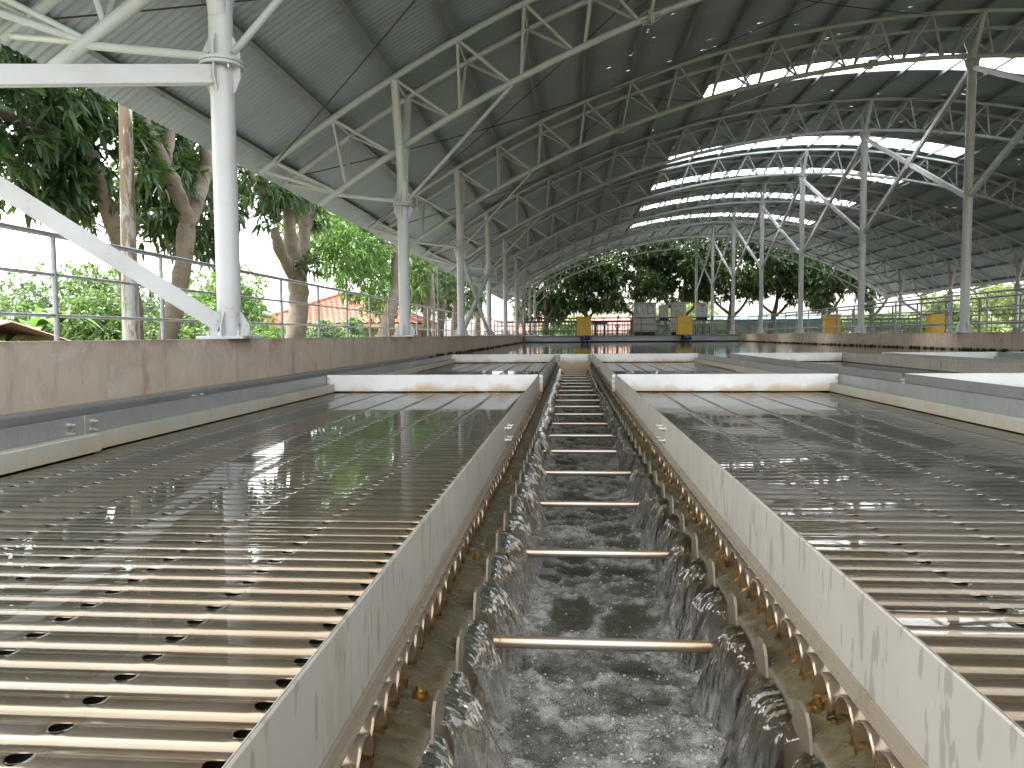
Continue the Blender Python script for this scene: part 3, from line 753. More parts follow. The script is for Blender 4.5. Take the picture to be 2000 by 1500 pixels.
    V[:, 2] += .0002 * fbm(V[:, 0] * 4, V[:, 1] * 4, 2, 7)
    w = put('tray_water', np_mesh('tray_water', V, Fq, MT[film])); w['kind'] = 'structure'
    return t
XO_L, XO_R = -.2784, .3899
tray(XO_L, -2.17, Y1A, Y1B, 'nearest tube tray left of the channel, calm water mirroring trees over dark holes', True, 'film')
tray(XO_R, 2.26, Y1A, Y1B, 'nearest tube tray right of the channel, brown tubes under sparkling ripples', True, 'film_rippled')
tray(XO_L, -2.17, Y1B + .045, Y2B, 'far tube tray left of the channel behind the nearer cross plate', False, 'film', 'row')
tray(XO_R, 2.26, Y1B + .045, Y2B, 'far tube tray right of the channel behind the nearer cross plate', False, 'film', 'row')
tray(4.72, 2.80, Y1A, Y1B, 'near tube tray second to the right of the channel, cut by the right picture edge', True, 'film', 'row')
tray(4.72, 2.80, Y1B + .045, Y2B, 'far tube tray second to the right of the channel, before the pool', False, 'film', 'row')
tray(5.42, 7.32, Y1B + .045, Y2B, 'far tube tray third to the right of the channel, before the pool', False, 'film', 'row')
tray(9.19, 7.46, Y1B + .045, Y2B, 'far tube tray against the right pool wall', False, 'film', 'row')
# angle along the left wall
ws = thing('wall_angle', 'grey rust specked steel angle running along the foot of the left wall', 'steel angle', (-2.63, 3, -.36))
for a, b in ((-.6, 6.6), (6.604, 13.7)):
    MB().prism([(-2.662, -.357), (-2.60, -.357), (-2.585, -.362), (-2.583, -.372), (-2.583, -.60), (-2.588, -.60), (-2.588, -.366), (-2.662, -.362)], 1, a, b).build('angle_length', MT['side'], ws)
bolts(ws, [(-2.583, y, -.40) for y in (5.0, 5.12, 10.2, 10.35)], (1, 0, 0), .012, .015)
# pool water round the trays
for nm, x0, x1, y0, y1 in (('pool_water', -2.664, 9.219, 13.70, 43.0), ('gap_water', -2.58, -2.176, -.4, 13.69), ('gap_water', 2.266, 2.793, -.4, 13.69), ('gap_water', 7.33, 7.45, 6.6, 13.69)):
    plane(nm, x0, x1, y0, y1, -.419, MT['pool'], 2, 2)
plane('gap_water', 4.73, 5.41, -.4, 13.69, -.56, MT['pool'])

# ================================================================== overflow channel with toothed weirs
XW = (-.20, .331)
ch = thing('overflow_channel', 'overflow channel of foaming water between toothed weir plates', 'channel', (.065, 6, -.75))
P_T = .237; Y_T0 = 1.085 - P_T
for side, xw, xo in ((-1, XW[0], XO_L), (1, XW[1], XO_R)):
    wp = MB().box(xw - .0025, xw + .0025, .3, 13.6, -.95, -.604).build('weir_plate', MT['weir'], ch, (xw, 7, -.7))
    tm = MB().prism([(-.055, -.0035 - .60), (.055, -.0035 - .60), (.0315, -.549), (.0175, -.535), (-.0175, -.535), (-.0315, -.549)], 0, xw - .0025, xw + .0025).mesh('tooth', MT['weir'], (xw, 0, -.6))
    ymax = 13.5; y = Y_T0; o = None
    while y < ymax:
        loc = Vector((0, y - 7, .1))
        o = put('tooth', tm, wp, loc) if o is None else dup(o, wp, loc)
        y += P_T
    a, b = sorted((xw - side * -.0026, xo + side * -.03))
    a, b = (xo - .05, xw - .003) if side < 0 else (xw + .003, xo + .05)
    MB().prism([(xo - .05 * -side, -.62), (xw + side * .003, -.62), (xw + side * .003, -.5685), (xw + side * .03, -.562), (xo + side * .0, -.5465), (xo + side * .05, -.5465)][1:] + [(xo + side * .05, -.62)], 1, .3, 13.6).build('ledge', MT['ledge'], ch)
    for yb in (1.13, 1.85, 2.9, 3.9):
        xb = xw + side * .035
        MB().cyl((xb, yb, -.566), (xb, yb, -.548), .009, n=6).cyl((xb, yb, -.548), (xb, yb, -.54), .005, n=8).cyl((xb, yb, -.562), (xb, yb, -.555), .014, n=12).build('ledge_bolt', MT['brass'], ch, (xb, yb, -.58))
    # water lying on the ledge
    nx, ny = 14, 900
    X, Y = np.meshgrid(np.linspace(a, b, nx), np.linspace(.35, 13.6, ny), indexing='ij')
    u = abs(X - xo) / abs(xw - xo)
    Z = -.5405 - .021 * np.clip((u - .25) / .75, 0, 1) ** 1.4 + .0028 * fbm(X * 28, Y * 28, 3, 5)
    put('ledge_water', np_mesh('ledge_water', np.stack([X, Y, Z], -1).reshape(-1, 3), grid_faces(nx, ny), MT['ledge_water']))['kind'] = 'structure'
# tie rods
rm = MB().cyl((XW[0] + .004, 0, 0), (XW[1] - .004, 0, 0), .0128, n=16).mesh('tie_rod', MT['rod'], ((XW[0] + XW[1]) / 2, 0, 0))
nm = MB().cyl((-.009, 0, 0), (.009, 0, 0), .0165, n=6).cyl((.009, 0, 0), (.02, 0, 0), .008, n=8).cyl((-.0105, 0, 0), (-.007, 0, 0), .021, n=14).mesh('nut', MT['brass'])
for k in range(18):
    y = 1.6162 + .6831 * k
    if y > 13.4: break
    o = put('tie_rod', rm, ch, Vector(((XW[0] + XW[1]) / 2, y, -.6707)) - Vector(ch.location))
    for side, xw in ((-1, XW[0]), (1, XW[1])):
        n_ = put('nut', nm, o, (xw - side * .0145 - (XW[0] + XW[1]) / 2, 0, 0)); n_.rotation_euler = (0, 0, 0 if side < 0 else PI)
MB().bbox(XO_L + .035, XO_R - .035, 13.61, 13.62, -.80, HR, .002).build('end_plate', MT['cross'], ch)
for x in (XO_L + .06, XO_R - .06):
    MB().bbox(x - .028, x + .028, 13.598, 13.607, HR - .13, HR - .01, .002).build('bracket', MT['side'], ch)
    bolts(ch, [(x - .012, 13.597, z) for z in (HR - .04, HR - .09)], (0, -1, 0), .008, .01)
# turbulent water
def patch(x0, x1, y0, y1, d):
    nx = max(2, int((x1 - x0) / d) + 1); ny = int((y1 - y0) / d) + 1
    return np.meshgrid(np.linspace(x0, x1, nx), np.linspace(y0, y1, ny), indexing='ij'), nx, ny
def ch_height(X, Y):
    e = np.minimum(X - XW[0], XW[1] - X)
    edge = np.exp(-(e / .085) ** 2)
    rdg = 1 - abs(fbm(X * 7, Y * 6, 3, 11)); r2 = 1 - abs(fbm(X * 19 + 3, Y * 17, 3, 21))
    z = -.745 + .030 * (rdg - .7) + .014 * (r2 - .7) + .006 * fbm(X * 60, Y * 60, 2, 31) + edge * (.016 + .014 * fbm(X * 11, Y * 15, 3, 41))
    fm = np.clip(edge * 1.15 + 1.1 * np.clip(rdg - .72, 0, 1) * 2.4 + 1.0 * np.clip(fbm(X * 5, Y * 4, 4, 51) + .08, 0, 1) + .08, 0, 1.25)
    return z, fm
for (y0, y1, d) in ((.55, 4.2, .0055), (4.2, 13.61, .018)):
    (X, Y), nx, ny = patch(XW[0] + .003, XW[1] - .003, y0, y1, d)
    Z, fm = ch_height(X, Y)
    o = put('channel_water', np_mesh('channel_water', np.stack([X, Y, Z], -1).reshape(-1, 3), grid_faces(nx, ny), MT['channel'], attr={'foam': fm})); o['kind'] = 'structure'
# bubbles
import bmesh
bm = bmesh.new(); bmesh.ops.create_icosphere(bm, subdivisions=1, radius=1); bm.verts.ensure_lookup_table()
SV = np.array([v.co[:] for v in bm.verts]); SF = np.array([[v.index for v in f.verts] for f in bm.faces]); bm.free()
def bubbles(n, y0, y1):
    Y = y0 + (y1 - y0) * RNG.random(n * 3) ** 1.5; X = XW[0] + .02 + (XW[1] - XW[0] - .04) * RNG.random(n * 3)
    Z, fm = ch_height(X, Y); keep = RNG.random(n * 3) < fm * .75
    X, Y, Z = X[keep][:n], Y[keep][:n], Z[keep][:n]; n = len(X)
    r = .001 + .0036 * RNG.random(n) ** 5
    V = (SV[None] * r[:, None, None] * np.array([1, 1, .7]) + np.stack([X, Y, Z + r * .1], -1)[:, None]).reshape(-1, 3)
    Fq = (SF[None] + (np.arange(n) * len(SV))[:, None, None]).reshape(-1, 3)
    o = put('bubbles', np_mesh('bubbles', V, Fq, MT['bubble'])); tag(o, 'white foam bubbles floating on the channel water', 'foam', kind='stuff')
bubbles(8000, .75, 5.0)
# falling water, one tongue in every notch
def falls(side, xw):
    Vs, Fs, At = [], [], []; base = 0
    y = Y_T0 + P_T / 2
    while y < 13.5:
        near = y < 4.5
        nu, nv = (56, 40) if near else (18, 14)
        for layer in range(3 if near else 2):
            u = np.linspace(-1, 1, nu); t = np.linspace(0, 1, nv); U, T = np.meshgrid(u, t, indexing='ij')
            ph = random.random() * 50; wv = random.uniform(.74, 1.16) * (1, .72, .45)[layer]
            cy_ = y + (0, random.uniform(-.025, .025), random.uniform(-.05, .05))[layer]
            half = (.112 - .016 * np.clip(T * 1.4, 0, 1) + .022 * fbm(T * 4 + ph, U * .8 + ph, 2, 3)) * wv
            yy = cy_ + U * half + .016 * T * fbm(U * 2.4 + ph, T * 3, 2, 61)
            s = np.clip((T - .22) / .78, 0, 1)
            lead = np.clip(T / .22, 0, 1)
            reach = (.074, .058, .092)[layer] * random.uniform(.7, 1.35)
            out = -.03 + lead * .034 + reach * s ** .62 * (1 - .3 * U ** 2)
            z = -.5625 - .012 * lead - (.185 + .01 * layer) * s ** 1.45 - .016 * U ** 2 * lead * (1 - s) - (.0, .004, .002)[layer]
            rib = np.abs(fbm(U * 6 + ph, T * 1.3, 3, 71)); st = 1.3 * fbm(U * 4 + ph, T * 2.2, 3, 75) - 1.2 * rib + .5 * fbm(U * 15 + ph, T * 5, 2, 81)
            out = out + (.011 * st) * (.2 + s); z = z + .004 * st * lead
            Vs.append(np.stack([xw - side * out, yy, z], -1).reshape(-1, 3)); Fs.append(grid_faces(nu, nv) + base); base += nu * nv
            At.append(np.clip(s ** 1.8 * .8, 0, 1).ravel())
        y += P_T
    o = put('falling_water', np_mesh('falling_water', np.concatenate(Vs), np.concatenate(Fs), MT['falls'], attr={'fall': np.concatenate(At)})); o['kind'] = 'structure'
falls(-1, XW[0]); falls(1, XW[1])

# ================================================================== railings
def railing(lab, p0, p1, pitch, h, z, m, rails=(.98, .62, .25), r=.021, name='railing', posts=True):
    p0 = Vector((*p0, z)); p1 = Vector((*p1, z)); d = p1 - p0; n = max(1, int(round(d.length / pitch)))
    t = thing(name, lab, 'railing', p0)
    pm_ = MB().cyl((0, 0, 0), (0, 0, h * rails[0]), r * 1.15, n=10).box(-.05, .05, -.05, .05, 0, .008).mesh('post', m)
    for i in range(n + 1): put('post', pm_, t, d * (i / n))
    for i, q in enumerate(rails): MB().cyl(p0 + Vector((0, 0, h * q)), p1 + Vector((0, 0, h * q)), r * (1.25 if i == 0 else .8), n=8).build('rail', m, t)
    return t
g1 = MT['galv']; g2 = MT['galv2']
railing('galvanised pipe railing along the left walkway under the eave, passing the mango trunks', (-4.78, 3.04), (-4.78, 53.0), 1.85, 1.02, -.045, g1)
railing('galvanised pipe railing on the right walkway, nearer of its two rails', (10.05, 5.4), (10.05, 41.8), 1.75, 1.0, -.03, g1)
railing('galvanised pipe railing on the right walkway, farther of its two rails', (11.5, 5.0), (11.5, 41.8), 1.9, 1.0, -.03, g2)
railing('railing on the far edge of the right hand basin by the outer columns', (21.1, 8), (21.1, 42), 2.0, .9, -.02, g2)
# ================================================================== bridge at the end of the basin
br = thing('footbridge', 'pale steel footbridge across the far end of the basin', 'footbridge', (3.3, 42.8, -.2))
for a, b in ((-2.6, .7), (.706, 3.4), (3.406, 6.4), (6.406, 9.2)):
    MB().box(a, b, 42.52, 42.56, -.36, -.10).box(a, b, 42.48, 42.6, -.365, -.34).box(a, b, 42.48, 42.6, -.12, -.095).build('girder', MT['cabwhite'], br)
    MB().box(a, b, 42.9, 43.35, -.35, -.10).build('girder', MT['cabwhite'], br)
MB().box(-2.6, 9.2, 42.45, 43.36, -.094, -.055).build('deck_plate', MT['galv2'], br)
b2 = thing('footbridge', 'steel footbridge across the far end of the right hand basin', 'footbridge', (16, 42.8, -.2))
MB().box(9.7, 21.0, 42.5, 42.56, -.36, -.10).build('girder', MT['cabwhite'], b2); MB().box(9.7, 21.0, 42.45, 43.36, -.094, -.055).build('deck_plate', MT['galv2'], b2)
railing('front railing of the footbridge between two yellow boxes', (-2.6, 42.55), (9.2, 42.55), 1.4, 1.0, -.055, g2)
railing('rear railing of the footbridge in front of the grey cabinets', (-2.6, 43.3), (9.2, 43.3), 1.3, 1.0, -.055, g2)
railing('railing on the second footbridge behind the right walkway', (9.7, 42.55), (21.0, 42.55), 1.4, 1.0, -.055, g2)
railing('low railing on the rear deck behind the footbridge', (-4.6, 47.6), (21, 47.6), 1.1, .85, -.06, g2, (.98, .7, .42, .15))
railing('close barred railing at the rear end of the deck under the trees', (-4.6, 53.2), (22, 53.2), .55, .95, -.06, g2, (.98, .6, .2))
railing('second railing on the rear deck, close behind the cabinets', (-4.6, 45.9), (22, 45.9), .9, .9, -.06, g2, (.98, .66, .33))
railing('third railing on the rear deck, halfway to the trees', (-4.6, 50.4), (22, 50.4), .7, .95, -.06, g2, (.98, .75, .5, .25))
def motor_box(x, y, lab, rot=0, h=1.02, w=.80, d=.62, zb=-.055):
    t = thing('motor_cover', lab, 'machine cover', (x, y, zb), 'yellow motor covers on the footbridges')
    MB().bbox(x - w / 2, x + w / 2, y - d / 2, y + d / 2, zb + .02, zb + h, .02).build('cover', MT['yellow'], t)
    MB().box(x - w / 2 - .015, x + w / 2 + .015, y - d / 2 - .015, y + d / 2 + .015, zb + h + .001, zb + h + .03).build('lid', MT['yellow'], t)
    MB().box(x - .2, x - .12, y - d / 2 - .01, y - d / 2 - .001, zb + .5, zb + .6).build('latch', MT['bolt'], t)
    m = MB().cyl((x + .02, y - .28, zb - .14), (x + .36, y - .28, zb - .14), .105, n=14).build('motor', MT['blue'], t)
    MB().cyl((x - .1, y - .28, zb - .02), (x - .1, y - .28, zb - .62), .035, n=10).cyl((x + .18, y - .28, zb - .2), (x + .18, y - .28, zb - .62), .03, n=10).build('shaft', MT['black'], m)
    MB().box(x - .2, x - .02, y - .36, y - .2, zb - .26, zb - .03).build('gearbox', MT['black'], m)
motor_box(.73, 42.35, 'yellow sheet metal motor cover at the left of the basin footbridge, before the salmon roof')
motor_box(6.20, 42.35, 'yellow sheet metal motor cover on the basin footbridge, before the grey windowed cabinet')
motor_box(14.05, 42.35, 'yellow motor cover seen through the right walkway rails, nearer to the teal shed')
motor_box(19.5, 42.35, 'yellow motor cover farthest right, seen through the walkway rails by the outer columns')
# cabinets
def cabinet(x0, x1, y, z0, z1, lab, m, doors=1, win=True, d=.5, marks=False):
    t = thing('control_cabinet', lab, 'cabinet', ((x0 + x1) / 2, y, z0), 'electrical cabinets on the rear deck')
    MB().bbox(x0, x1, y, y + d, z0, z1, .012).build('body', m, t)
    MB().box(x0 - .04, x1 + .04, y - .06, y + d + .04, z1 + .001, z1 + .035).build('cap', m, t)
    w = (x1 - x0) / doors
    for k in range(doors):
        a, b = x0 + k * w + .03, x0 + (k + 1) * w - .03
        dr = MB().bbox(a, b, y - .022, y - .002, z0 + .06, z1 - .05, .006).build('door', m, t)
        if win:
            zt, zb = z1 - .14, z1 - (.62 if doors == 2 else .72)
            MB().bbox(a + .08, b - .08, y - .034, y - .023, zb, zt, .01).build('window_frame', MT['black'], dr)
            MB().box(a + .1, b - .1, y - .038, y - .035, zb + .02, zt - .02).build('pane', MT['glass'], dr)
        MB().box(b - .05, b - .03, y - .05, y - .024, (z0 + z1) / 2 - .08, (z0 + z1) / 2 + .08).build('handle', MT['black'], dr)
        if marks:
            mk = MB(); cx = (a + b) / 2; yy = y - .0245
            mk.box(cx - .17, cx + .17, yy, yy + .002, z1 - .13, z1 - .09).box(cx - .09, cx + .09, yy, yy + .002, z1 - .2, z1 - .17)
            mk.box(cx - .12, cx + .12, yy, yy + .002, z1 - .48, z1 - .455).box(cx - .02, cx + .02, yy, yy + .002, z1 - .68, z1 - .63)
            mk.tube([(cx + .06 * math.cos(q * PI / 8), yy, z1 - .33 + .06 * math.sin(q * PI / 8)) for q in range(17)], .008, 6, False)
            mk.build('print', MT['black'], dr)
    MB().box(x0 + .02, x1 - .02, y + .02, y + d - .02, z0 - .18, z0 - .001).build('plinth', MT['black'], t)
cabinet(3.62, 4.85, 44.0, .12, 1.78, 'large grey control cabinet with two windowed doors', MT['cab'], 2)
cabinet(5.06, 5.58, 44.3, .95, 1.62, 'small plain grey cabinet between the two windowed cabinets', MT['cab'], 1, False, .3)
cabinet(5.75, 6.55, 44.0, .12, 1.78, 'grey control cabinet with one window behind the yellow cover', MT['cab'], 1)
cabinet(7.13, 7.76, 44.0, .98, 1.74, 'pale wall cabinet with dark printed marks, right of the windowed cabinets', MT['cabwhite'], 1, False, .3, True)
for x, lab in ((5.3, 'frame carrying the small plain grey cabinet'), (7.45, 'frame carrying the pale printed cabinet')):
    t = thing('stand', 'steel leg ' + lab, 'stand', (x, 44.3, -.06))
    for s in (-.18, .18): MB().bar((x + s, 44.42, -.05), (x + s, 44.42, .95), .05, .05, (0, 1, 0)).build('leg', g2, t)
# dark blue pipe frames, valves
def frame(x, y, w, lab):
    t = thing('pipe_frame', lab, 'frame', (x, y, -.06))
    for q in (0, w): MB().bar((x + q, y, -.05), (x + q, y, .62), .12, .12, (0, 1, 0)).build('leg', MT['blue'], t)
    MB().box(x - .15, x + w + .15, y - .1, y + .1, .62, .80).build('beam', MT['blue'], t)
frame(1.45, 45.6, .55, 'dark blue steel frame on the rear deck left of the large cabinet')
frame(14.8, 46.0, .7, 'dark blue steel frame on the rear deck by the outer right columns')
def valve(x, y, lab):
    t = thing('valve', lab, 'valve', (x, y, -.06), 'red handwheel valves on the rear deck')
    MB().cyl((x, y, -.05), (x, y, .42), .035, n=10).build('stem', MT['black'], t)
    w = MB().tube([(x + .13 * math.cos(q * PI / 8), y, .48 + .13 * math.sin(q * PI / 8)) for q in range(17)], .018, 6, False).bar((x - .13, y, .48), (x + .13, y, .48), .02, .02, (0, 1, 0)).bar((x, y, .35), (x, y, .61), .02, .02, (0, 1, 0)); w.build('handwheel', MT['red'], t)
valve(7.35, 45.5, 'red handwheel valve under the pale printed cabinet, left of three'); valve(7.75, 45.5, 'red handwheel valve under the pale printed cabinet, middle of three'); valve(8.15, 45.5, 'red handwheel valve right of the pale printed cabinet, right of three'); valve(2.75, 45.4, 'red handwheel valve left of the large grey cabinet')
tk = thing('teal_shed', 'low teal clad shed beyond the deck on the right', 'shed', (17, 71, GZ))
MB().box(13.2, 24.2, 70, 75, GZ, 1.1).build('wall', MT['teal'], tk)
MB().prism([(69.7, 1.11), (75.3, 1.11), (72.5, 1.6)], 0, 13.0, 24.4).build('roof', MT['teal'], tk)
for k in range(6):
    MB().box(14.0 + k * 1.7, 15.1 + k * 1.7, 69.97, 69.995, -.3, .6).build('window', MT['glass'], tk)

# ================================================================== trees and plants
def leaf_arrays(P, D, Lh, Wd, droop, rng):
    """P: leaf bases (n,3), D: directions; a folded, drooping blade of 8 vertices"""
    n = len(P); D = D / np.linalg.norm(D, axis=1, keepdims=True)
    upv = np.tile(np.array([0, 0, 1.]), (n, 1)) + .6 * rng.normal(size=(n, 3))
    S = np.cross(D, upv); S /= np.linalg.norm(S, axis=1, keepdims=True) + 1e-9
    Nn = np.cross(S, D)
    cols = []
    for t, w in ((0, .12), (.35, 1.), (.75, .7), (1., .02)):
        c = P + D * (Lh * t)[:, None] - np.array([0, 0, 1.]) * (droop * Lh * t * t)[:, None]
        cols.append(c + S * (Wd * w / 2)[:, None] + Nn * (Wd * w * .15)[:, None]); cols.append(c - S * (Wd * w / 2)[:, None] + Nn * (Wd * w * .15)[:, None])
    V = np.stack(cols, 1)
    Fq = np.array([(0, 1, 3, 2), (2, 3, 5, 4), (4, 5, 7, 6)])
    return V.reshape(-1, 3), (Fq[None] + (np.arange(n) * 8)[:, None, None]).reshape(-1, 4), n
def crown(blobs, n_clusters, per, L0, aspect, rng, droop=.5, shell=.55):
    """blobs: (cx,cy,cz,rx,ry,rz). clusters of leaves radiating from twig ends"""
    w = np.array([b[3] * b[4] * b[5] for b in blobs]) ** .75; w /= w.sum()
    idx = rng.choice(len(blobs), n_clusters, p=w); B = np.array(blobs)[idx]
    d = rng.normal(size=(n_clusters, 3)); d /= np.linalg.norm(d, axis=1, keepdims=True)
    rr = shell + (1.06 - shell) * rng.random(n_clusters) ** .6
    C = B[:, :3] + d * B[:, 3:] * rr[:, None]
    # gaps: drop clusters in noisy pockets
    g = fbm(C[:, 0] * 1.3 + C[:, 2] * .9, C[:, 1] * 1.3 - C[:, 2] * 1.1, 3, 91); keep = g > -.22; C = C[keep]; d = d[keep]
    n = len(C); P = np.repeat(C, per, 0); dd = np.repeat(d, per, 0)
    D = dd * .7 + rng.normal(size=(n * per, 3)) * .75; D[:, 2] -= .12
    P = P + rng.normal(size=P.shape) * L0 * .12
    Lh = L0 * (.65 + .6 * rng.random(n * per)); 
    tint = np.clip(np.repeat(rng.random(n) ** 1.6, per) * .75 + .3 * rng.random(n * per) - .03, 0, 1)
    V, Fq, m = leaf_arrays(P, D, Lh, Lh * aspect, np.full(n * per, droop) * rng.random(n * per), rng)
    return V, Fq, np.repeat(tint, 8)
def tree(name, lab, cat, loc, trunks, blobs, ncl, per, L0, aspect, leafm, barkm, group=None, seed=1, droop=.5, shell=.5, single=0):
    rng = np.random.default_rng(seed)
    t = thing(name, lab, cat, loc, group)
    tr = MB()
    for pts, rad in trunks:
        # smooth the limb with a Catmull-Rom pass and a little wobble
        P = [Vector(p) for p in pts]; Q = []; R_ = []
        for i in range(len(P) - 1):
            p0, p1, p2, p3 = P[max(i - 1, 0)], P[i], P[i + 1], P[min(i + 2, len(P) - 1)]
            for q in range(5):
                u = q / 5
                Q.append(.5 * ((2 * p1) + (p2 - p0) * u + (2 * p0 - 5 * p1 + 4 * p2 - p3) * u * u + (3 * p1 - p0 - 3 * p2 + p3) * u ** 3) + Vector(rng.normal(size=3)) * rad[i] * .06)
                R_.append((rad[i] + (rad[i + 1] - rad[i]) * u) * (1 + .07 * rng.normal()))
        Q.append(P[-1]); R_.append(rad[-1]); tr.tube(Q, R_, 12)
    tr.build('trunk', MT[barkm], t)
    V, Fq, tint = crown(blobs, ncl, per, L0, aspect, rng, droop, shell)
    o = put('crown', np_mesh('crown', V - np.array(loc), Fq, MT[leafm], True, {'tint': tint}), t)
    o['kind'] = 'stuff'
    if single:                                                    # the leaves one can pick apart, nearest the basin
        me = None; k = 0
        c0 = np.array([b for b in blobs])
        V1, F1, n1 = leaf_arrays(np.zeros((1, 3)), np.array([[1., 0, .05]]), np.array([L0 * 1.05]), np.array([L0 * aspect]), np.array([.45]), rng)
        mes = [np_mesh('leaf', V1, F1, MT[leafm], True, {'tint': np.full(8, tt)}) for tt in (.1, .3, .5, .8)]
        for q in range(single // 6):
            b = c0[rng.integers(len(c0))]; d = rng.normal(size=3); d[0] = abs(d[0]); d[1] = -abs(d[1]); d /= np.linalg.norm(d)
            c = b[:3] + d * b[3:] * 1.04
            for z in range(6):
                lf = put('leaf', mes[rng.integers(4)], t, Vector(c + rng.normal(size=3) * .03) - Vector(loc))
                lf.rotation_euler = (rng.normal() * .5, .35 + rng.normal() * .4, rng.random() * 2 * PI); k += 1
    return t
# nearest mango on the left
tree('mango_tree', 'big dark mango tree nearest on the left, its pale forked trunk beside the peeling pole', 'tree', (-6.9, 12.6, GZ),
     [([(-7.0, 12.2, GZ), (-6.9, 12.45, -.2), (-6.85, 12.9, .9), (-6.82, 13.15, 1.75), (-6.8, 13.2, 2.15)], [.21, .165, .155, .155, .145]),
      ([(-6.8, 13.2, 2.05), (-6.8, 12.85, 2.5), (-6.8, 12.4, 2.95), (-6.85, 12.1, 3.35), (-6.9, 11.75, 3.9), (-7.0, 11.4, 5.0)], [.155, .13, .12, .10, .09, .06]),
      ([(-6.8, 12.45, 2.9), (-6.75, 12.55, 3.3), (-6.75, 12.6, 3.8), (-6.8, 12.7, 5.0)], [.1, .085, .08, .05]),
      ([(-6.8, 13.2, 2.05), (-6.8, 13.6, 2.6), (-6.8, 13.95, 3.2), (-6.8, 14.2, 3.7), (-6.9, 14.6, 5)], [.155, .135, .125, .1, .06]),
      ([(-6.8, 13.95, 3.2), (-6.7, 13.7, 3.6), (-6.7, 13.6, 4.4)], [.11, .09, .05]),
      ([(-7.35, 12.3, GZ), (-7.3, 12.2, .2), (-7.25, 11.95, 1.2), (-7.3, 11.5, 2.2), (-7.4, 10.9, 2.9), (-7.6, 10.1, 3.0), (-7.8, 9.2, 3.1)], [.2, .16, .14, .12, .1, .08, .05]),
      ([(-7.3, 11.5, 2.2), (-7.2, 11.2, 2.6), (-7.1, 11.0, 2.75)], [.1, .09, .08])],
     [(-7.7, 10.0, 3.6, 1.2, 1.6, 1.0), (-7.6, 11.6, 2.9, 1.0, 1.3, .9), (-7.6, 13.6, 2.7, .9, 1.3, 1.0), (-7.9, 9.3, 2.6, .9, 1.1, .8), (-8.3, 8.2, 4.2, 1.3, 1.4, 1.2), (-8, 12.3, 4.6, 1.6, 2.4, 1.3), (-7.9, 15.2, 3.2, 1.1, 1.5, 1.4), (-7.7, 12.4, 2.2, .5, .7, .4), (-7.5, 14.8, 2.15, .45, .7, .55), (-7.7, 10.9, 2.3, .55, .7, .4)],
     3300, 9, .25, .24, 'leaf_mango', 'bark', 'mango trees along the left side', 3, .7, .35, 300)
tree('mango_tree', 'mango tree with twin rising trunks before the red tiled house', 'tree', (-7.2, 19.2, GZ),
     [([(-7.2, 18.9, GZ), (-7.15, 19.2, -.2), (-7.2, 19.7, .8), (-7.2, 19.65, 1.7), (-7.2, 19.3, 2.5), (-7.2, 19.1, 3.4), (-7.3, 18.8, 4.6)], [.33, .27, .26, .25, .17, .15, .1]),
      ([(-7.2, 19.6, 1.5), (-7.2, 20.15, 2.3), (-7.2, 20.3, 3.2), (-7.2, 20.4, 4.6)], [.2, .17, .15, .1]),
      ([(-7.2, 19.4, 1.6), (-7.2, 18.7, 2.0), (-7.2, 18.3, 2.4), (-7.2, 18.2, 2.65)], [.16, .15, .13, .12]),
      ([(-7.2, 18.4, 2.9), (-7.2, 17.6, 3.3), (-7.3, 16.9, 3.8)], [.13, .1, .07]), ([(-7.2, 20.2, 2.8), (-7.2, 20.7, 3.2), (-7.2, 21.0, 3.9)], [.14, .12, .08])],
     [(-7.4, 17.6, 3.55, .8, 1.2, .5), (-7.3, 18.6, 3.6, .8, .9, .55), (-7.6, 16.8, 4.2, 1.1, 1.4, 1), (-7.5, 20.4, 4.2, 1.2, 1.6, .9), (-7.1, 21.0, 3.3, .5, .5, .45), (-7.0, 19.7, 1.9, .35, .45, .4), (-7.3, 18.0, 2.75, .3, .35, .25)],
     1000, 9, .25, .24, 'leaf_mango', 'bark', 'mango trees along the left side', 4, .7, .35)
tree('mango_tree', 'bright green mango tree with a pale slanting trunk behind the second column', 'tree', (-7.2, 28.4, GZ),
     [([(-7.1, 27.2, GZ), (-7.0, 28.1, -.1), (-7.0, 29.2, .9), (-7.0, 30.2, 1.8), (-7.0, 30.4, 2.8), (-7.0, 30.3, 3.7), (-7.3, 30, 5)], [.34, .3, .27, .25, .22, .2, .12]),
      ([(-7, 30.3, 3.3), (-7.6, 29.3, 4.0), (-8.2, 28.5, 4.6)], [.14, .1, .06])],
     [(-8.6, 29.2, 3.6, 1.5, 2.6, 1.3), (-8.4, 27.8, 3.1, 1.2, 1.8, 1.0), (-8.4, 30.6, 2.4, 1.1, 1.8, 1.2), (-9.2, 26.8, 3.7, 1.1, 1.4, 1.0), (-8.2, 32.4, 1.5, .8, 1.3, .8), (-8.7, 29.8, 5.0, 1.5, 2.6, 1.2)],
     2300, 8, .26, .22, 'leaf_light', 'bark', 'mango trees along the left side', 5, .6, .45)
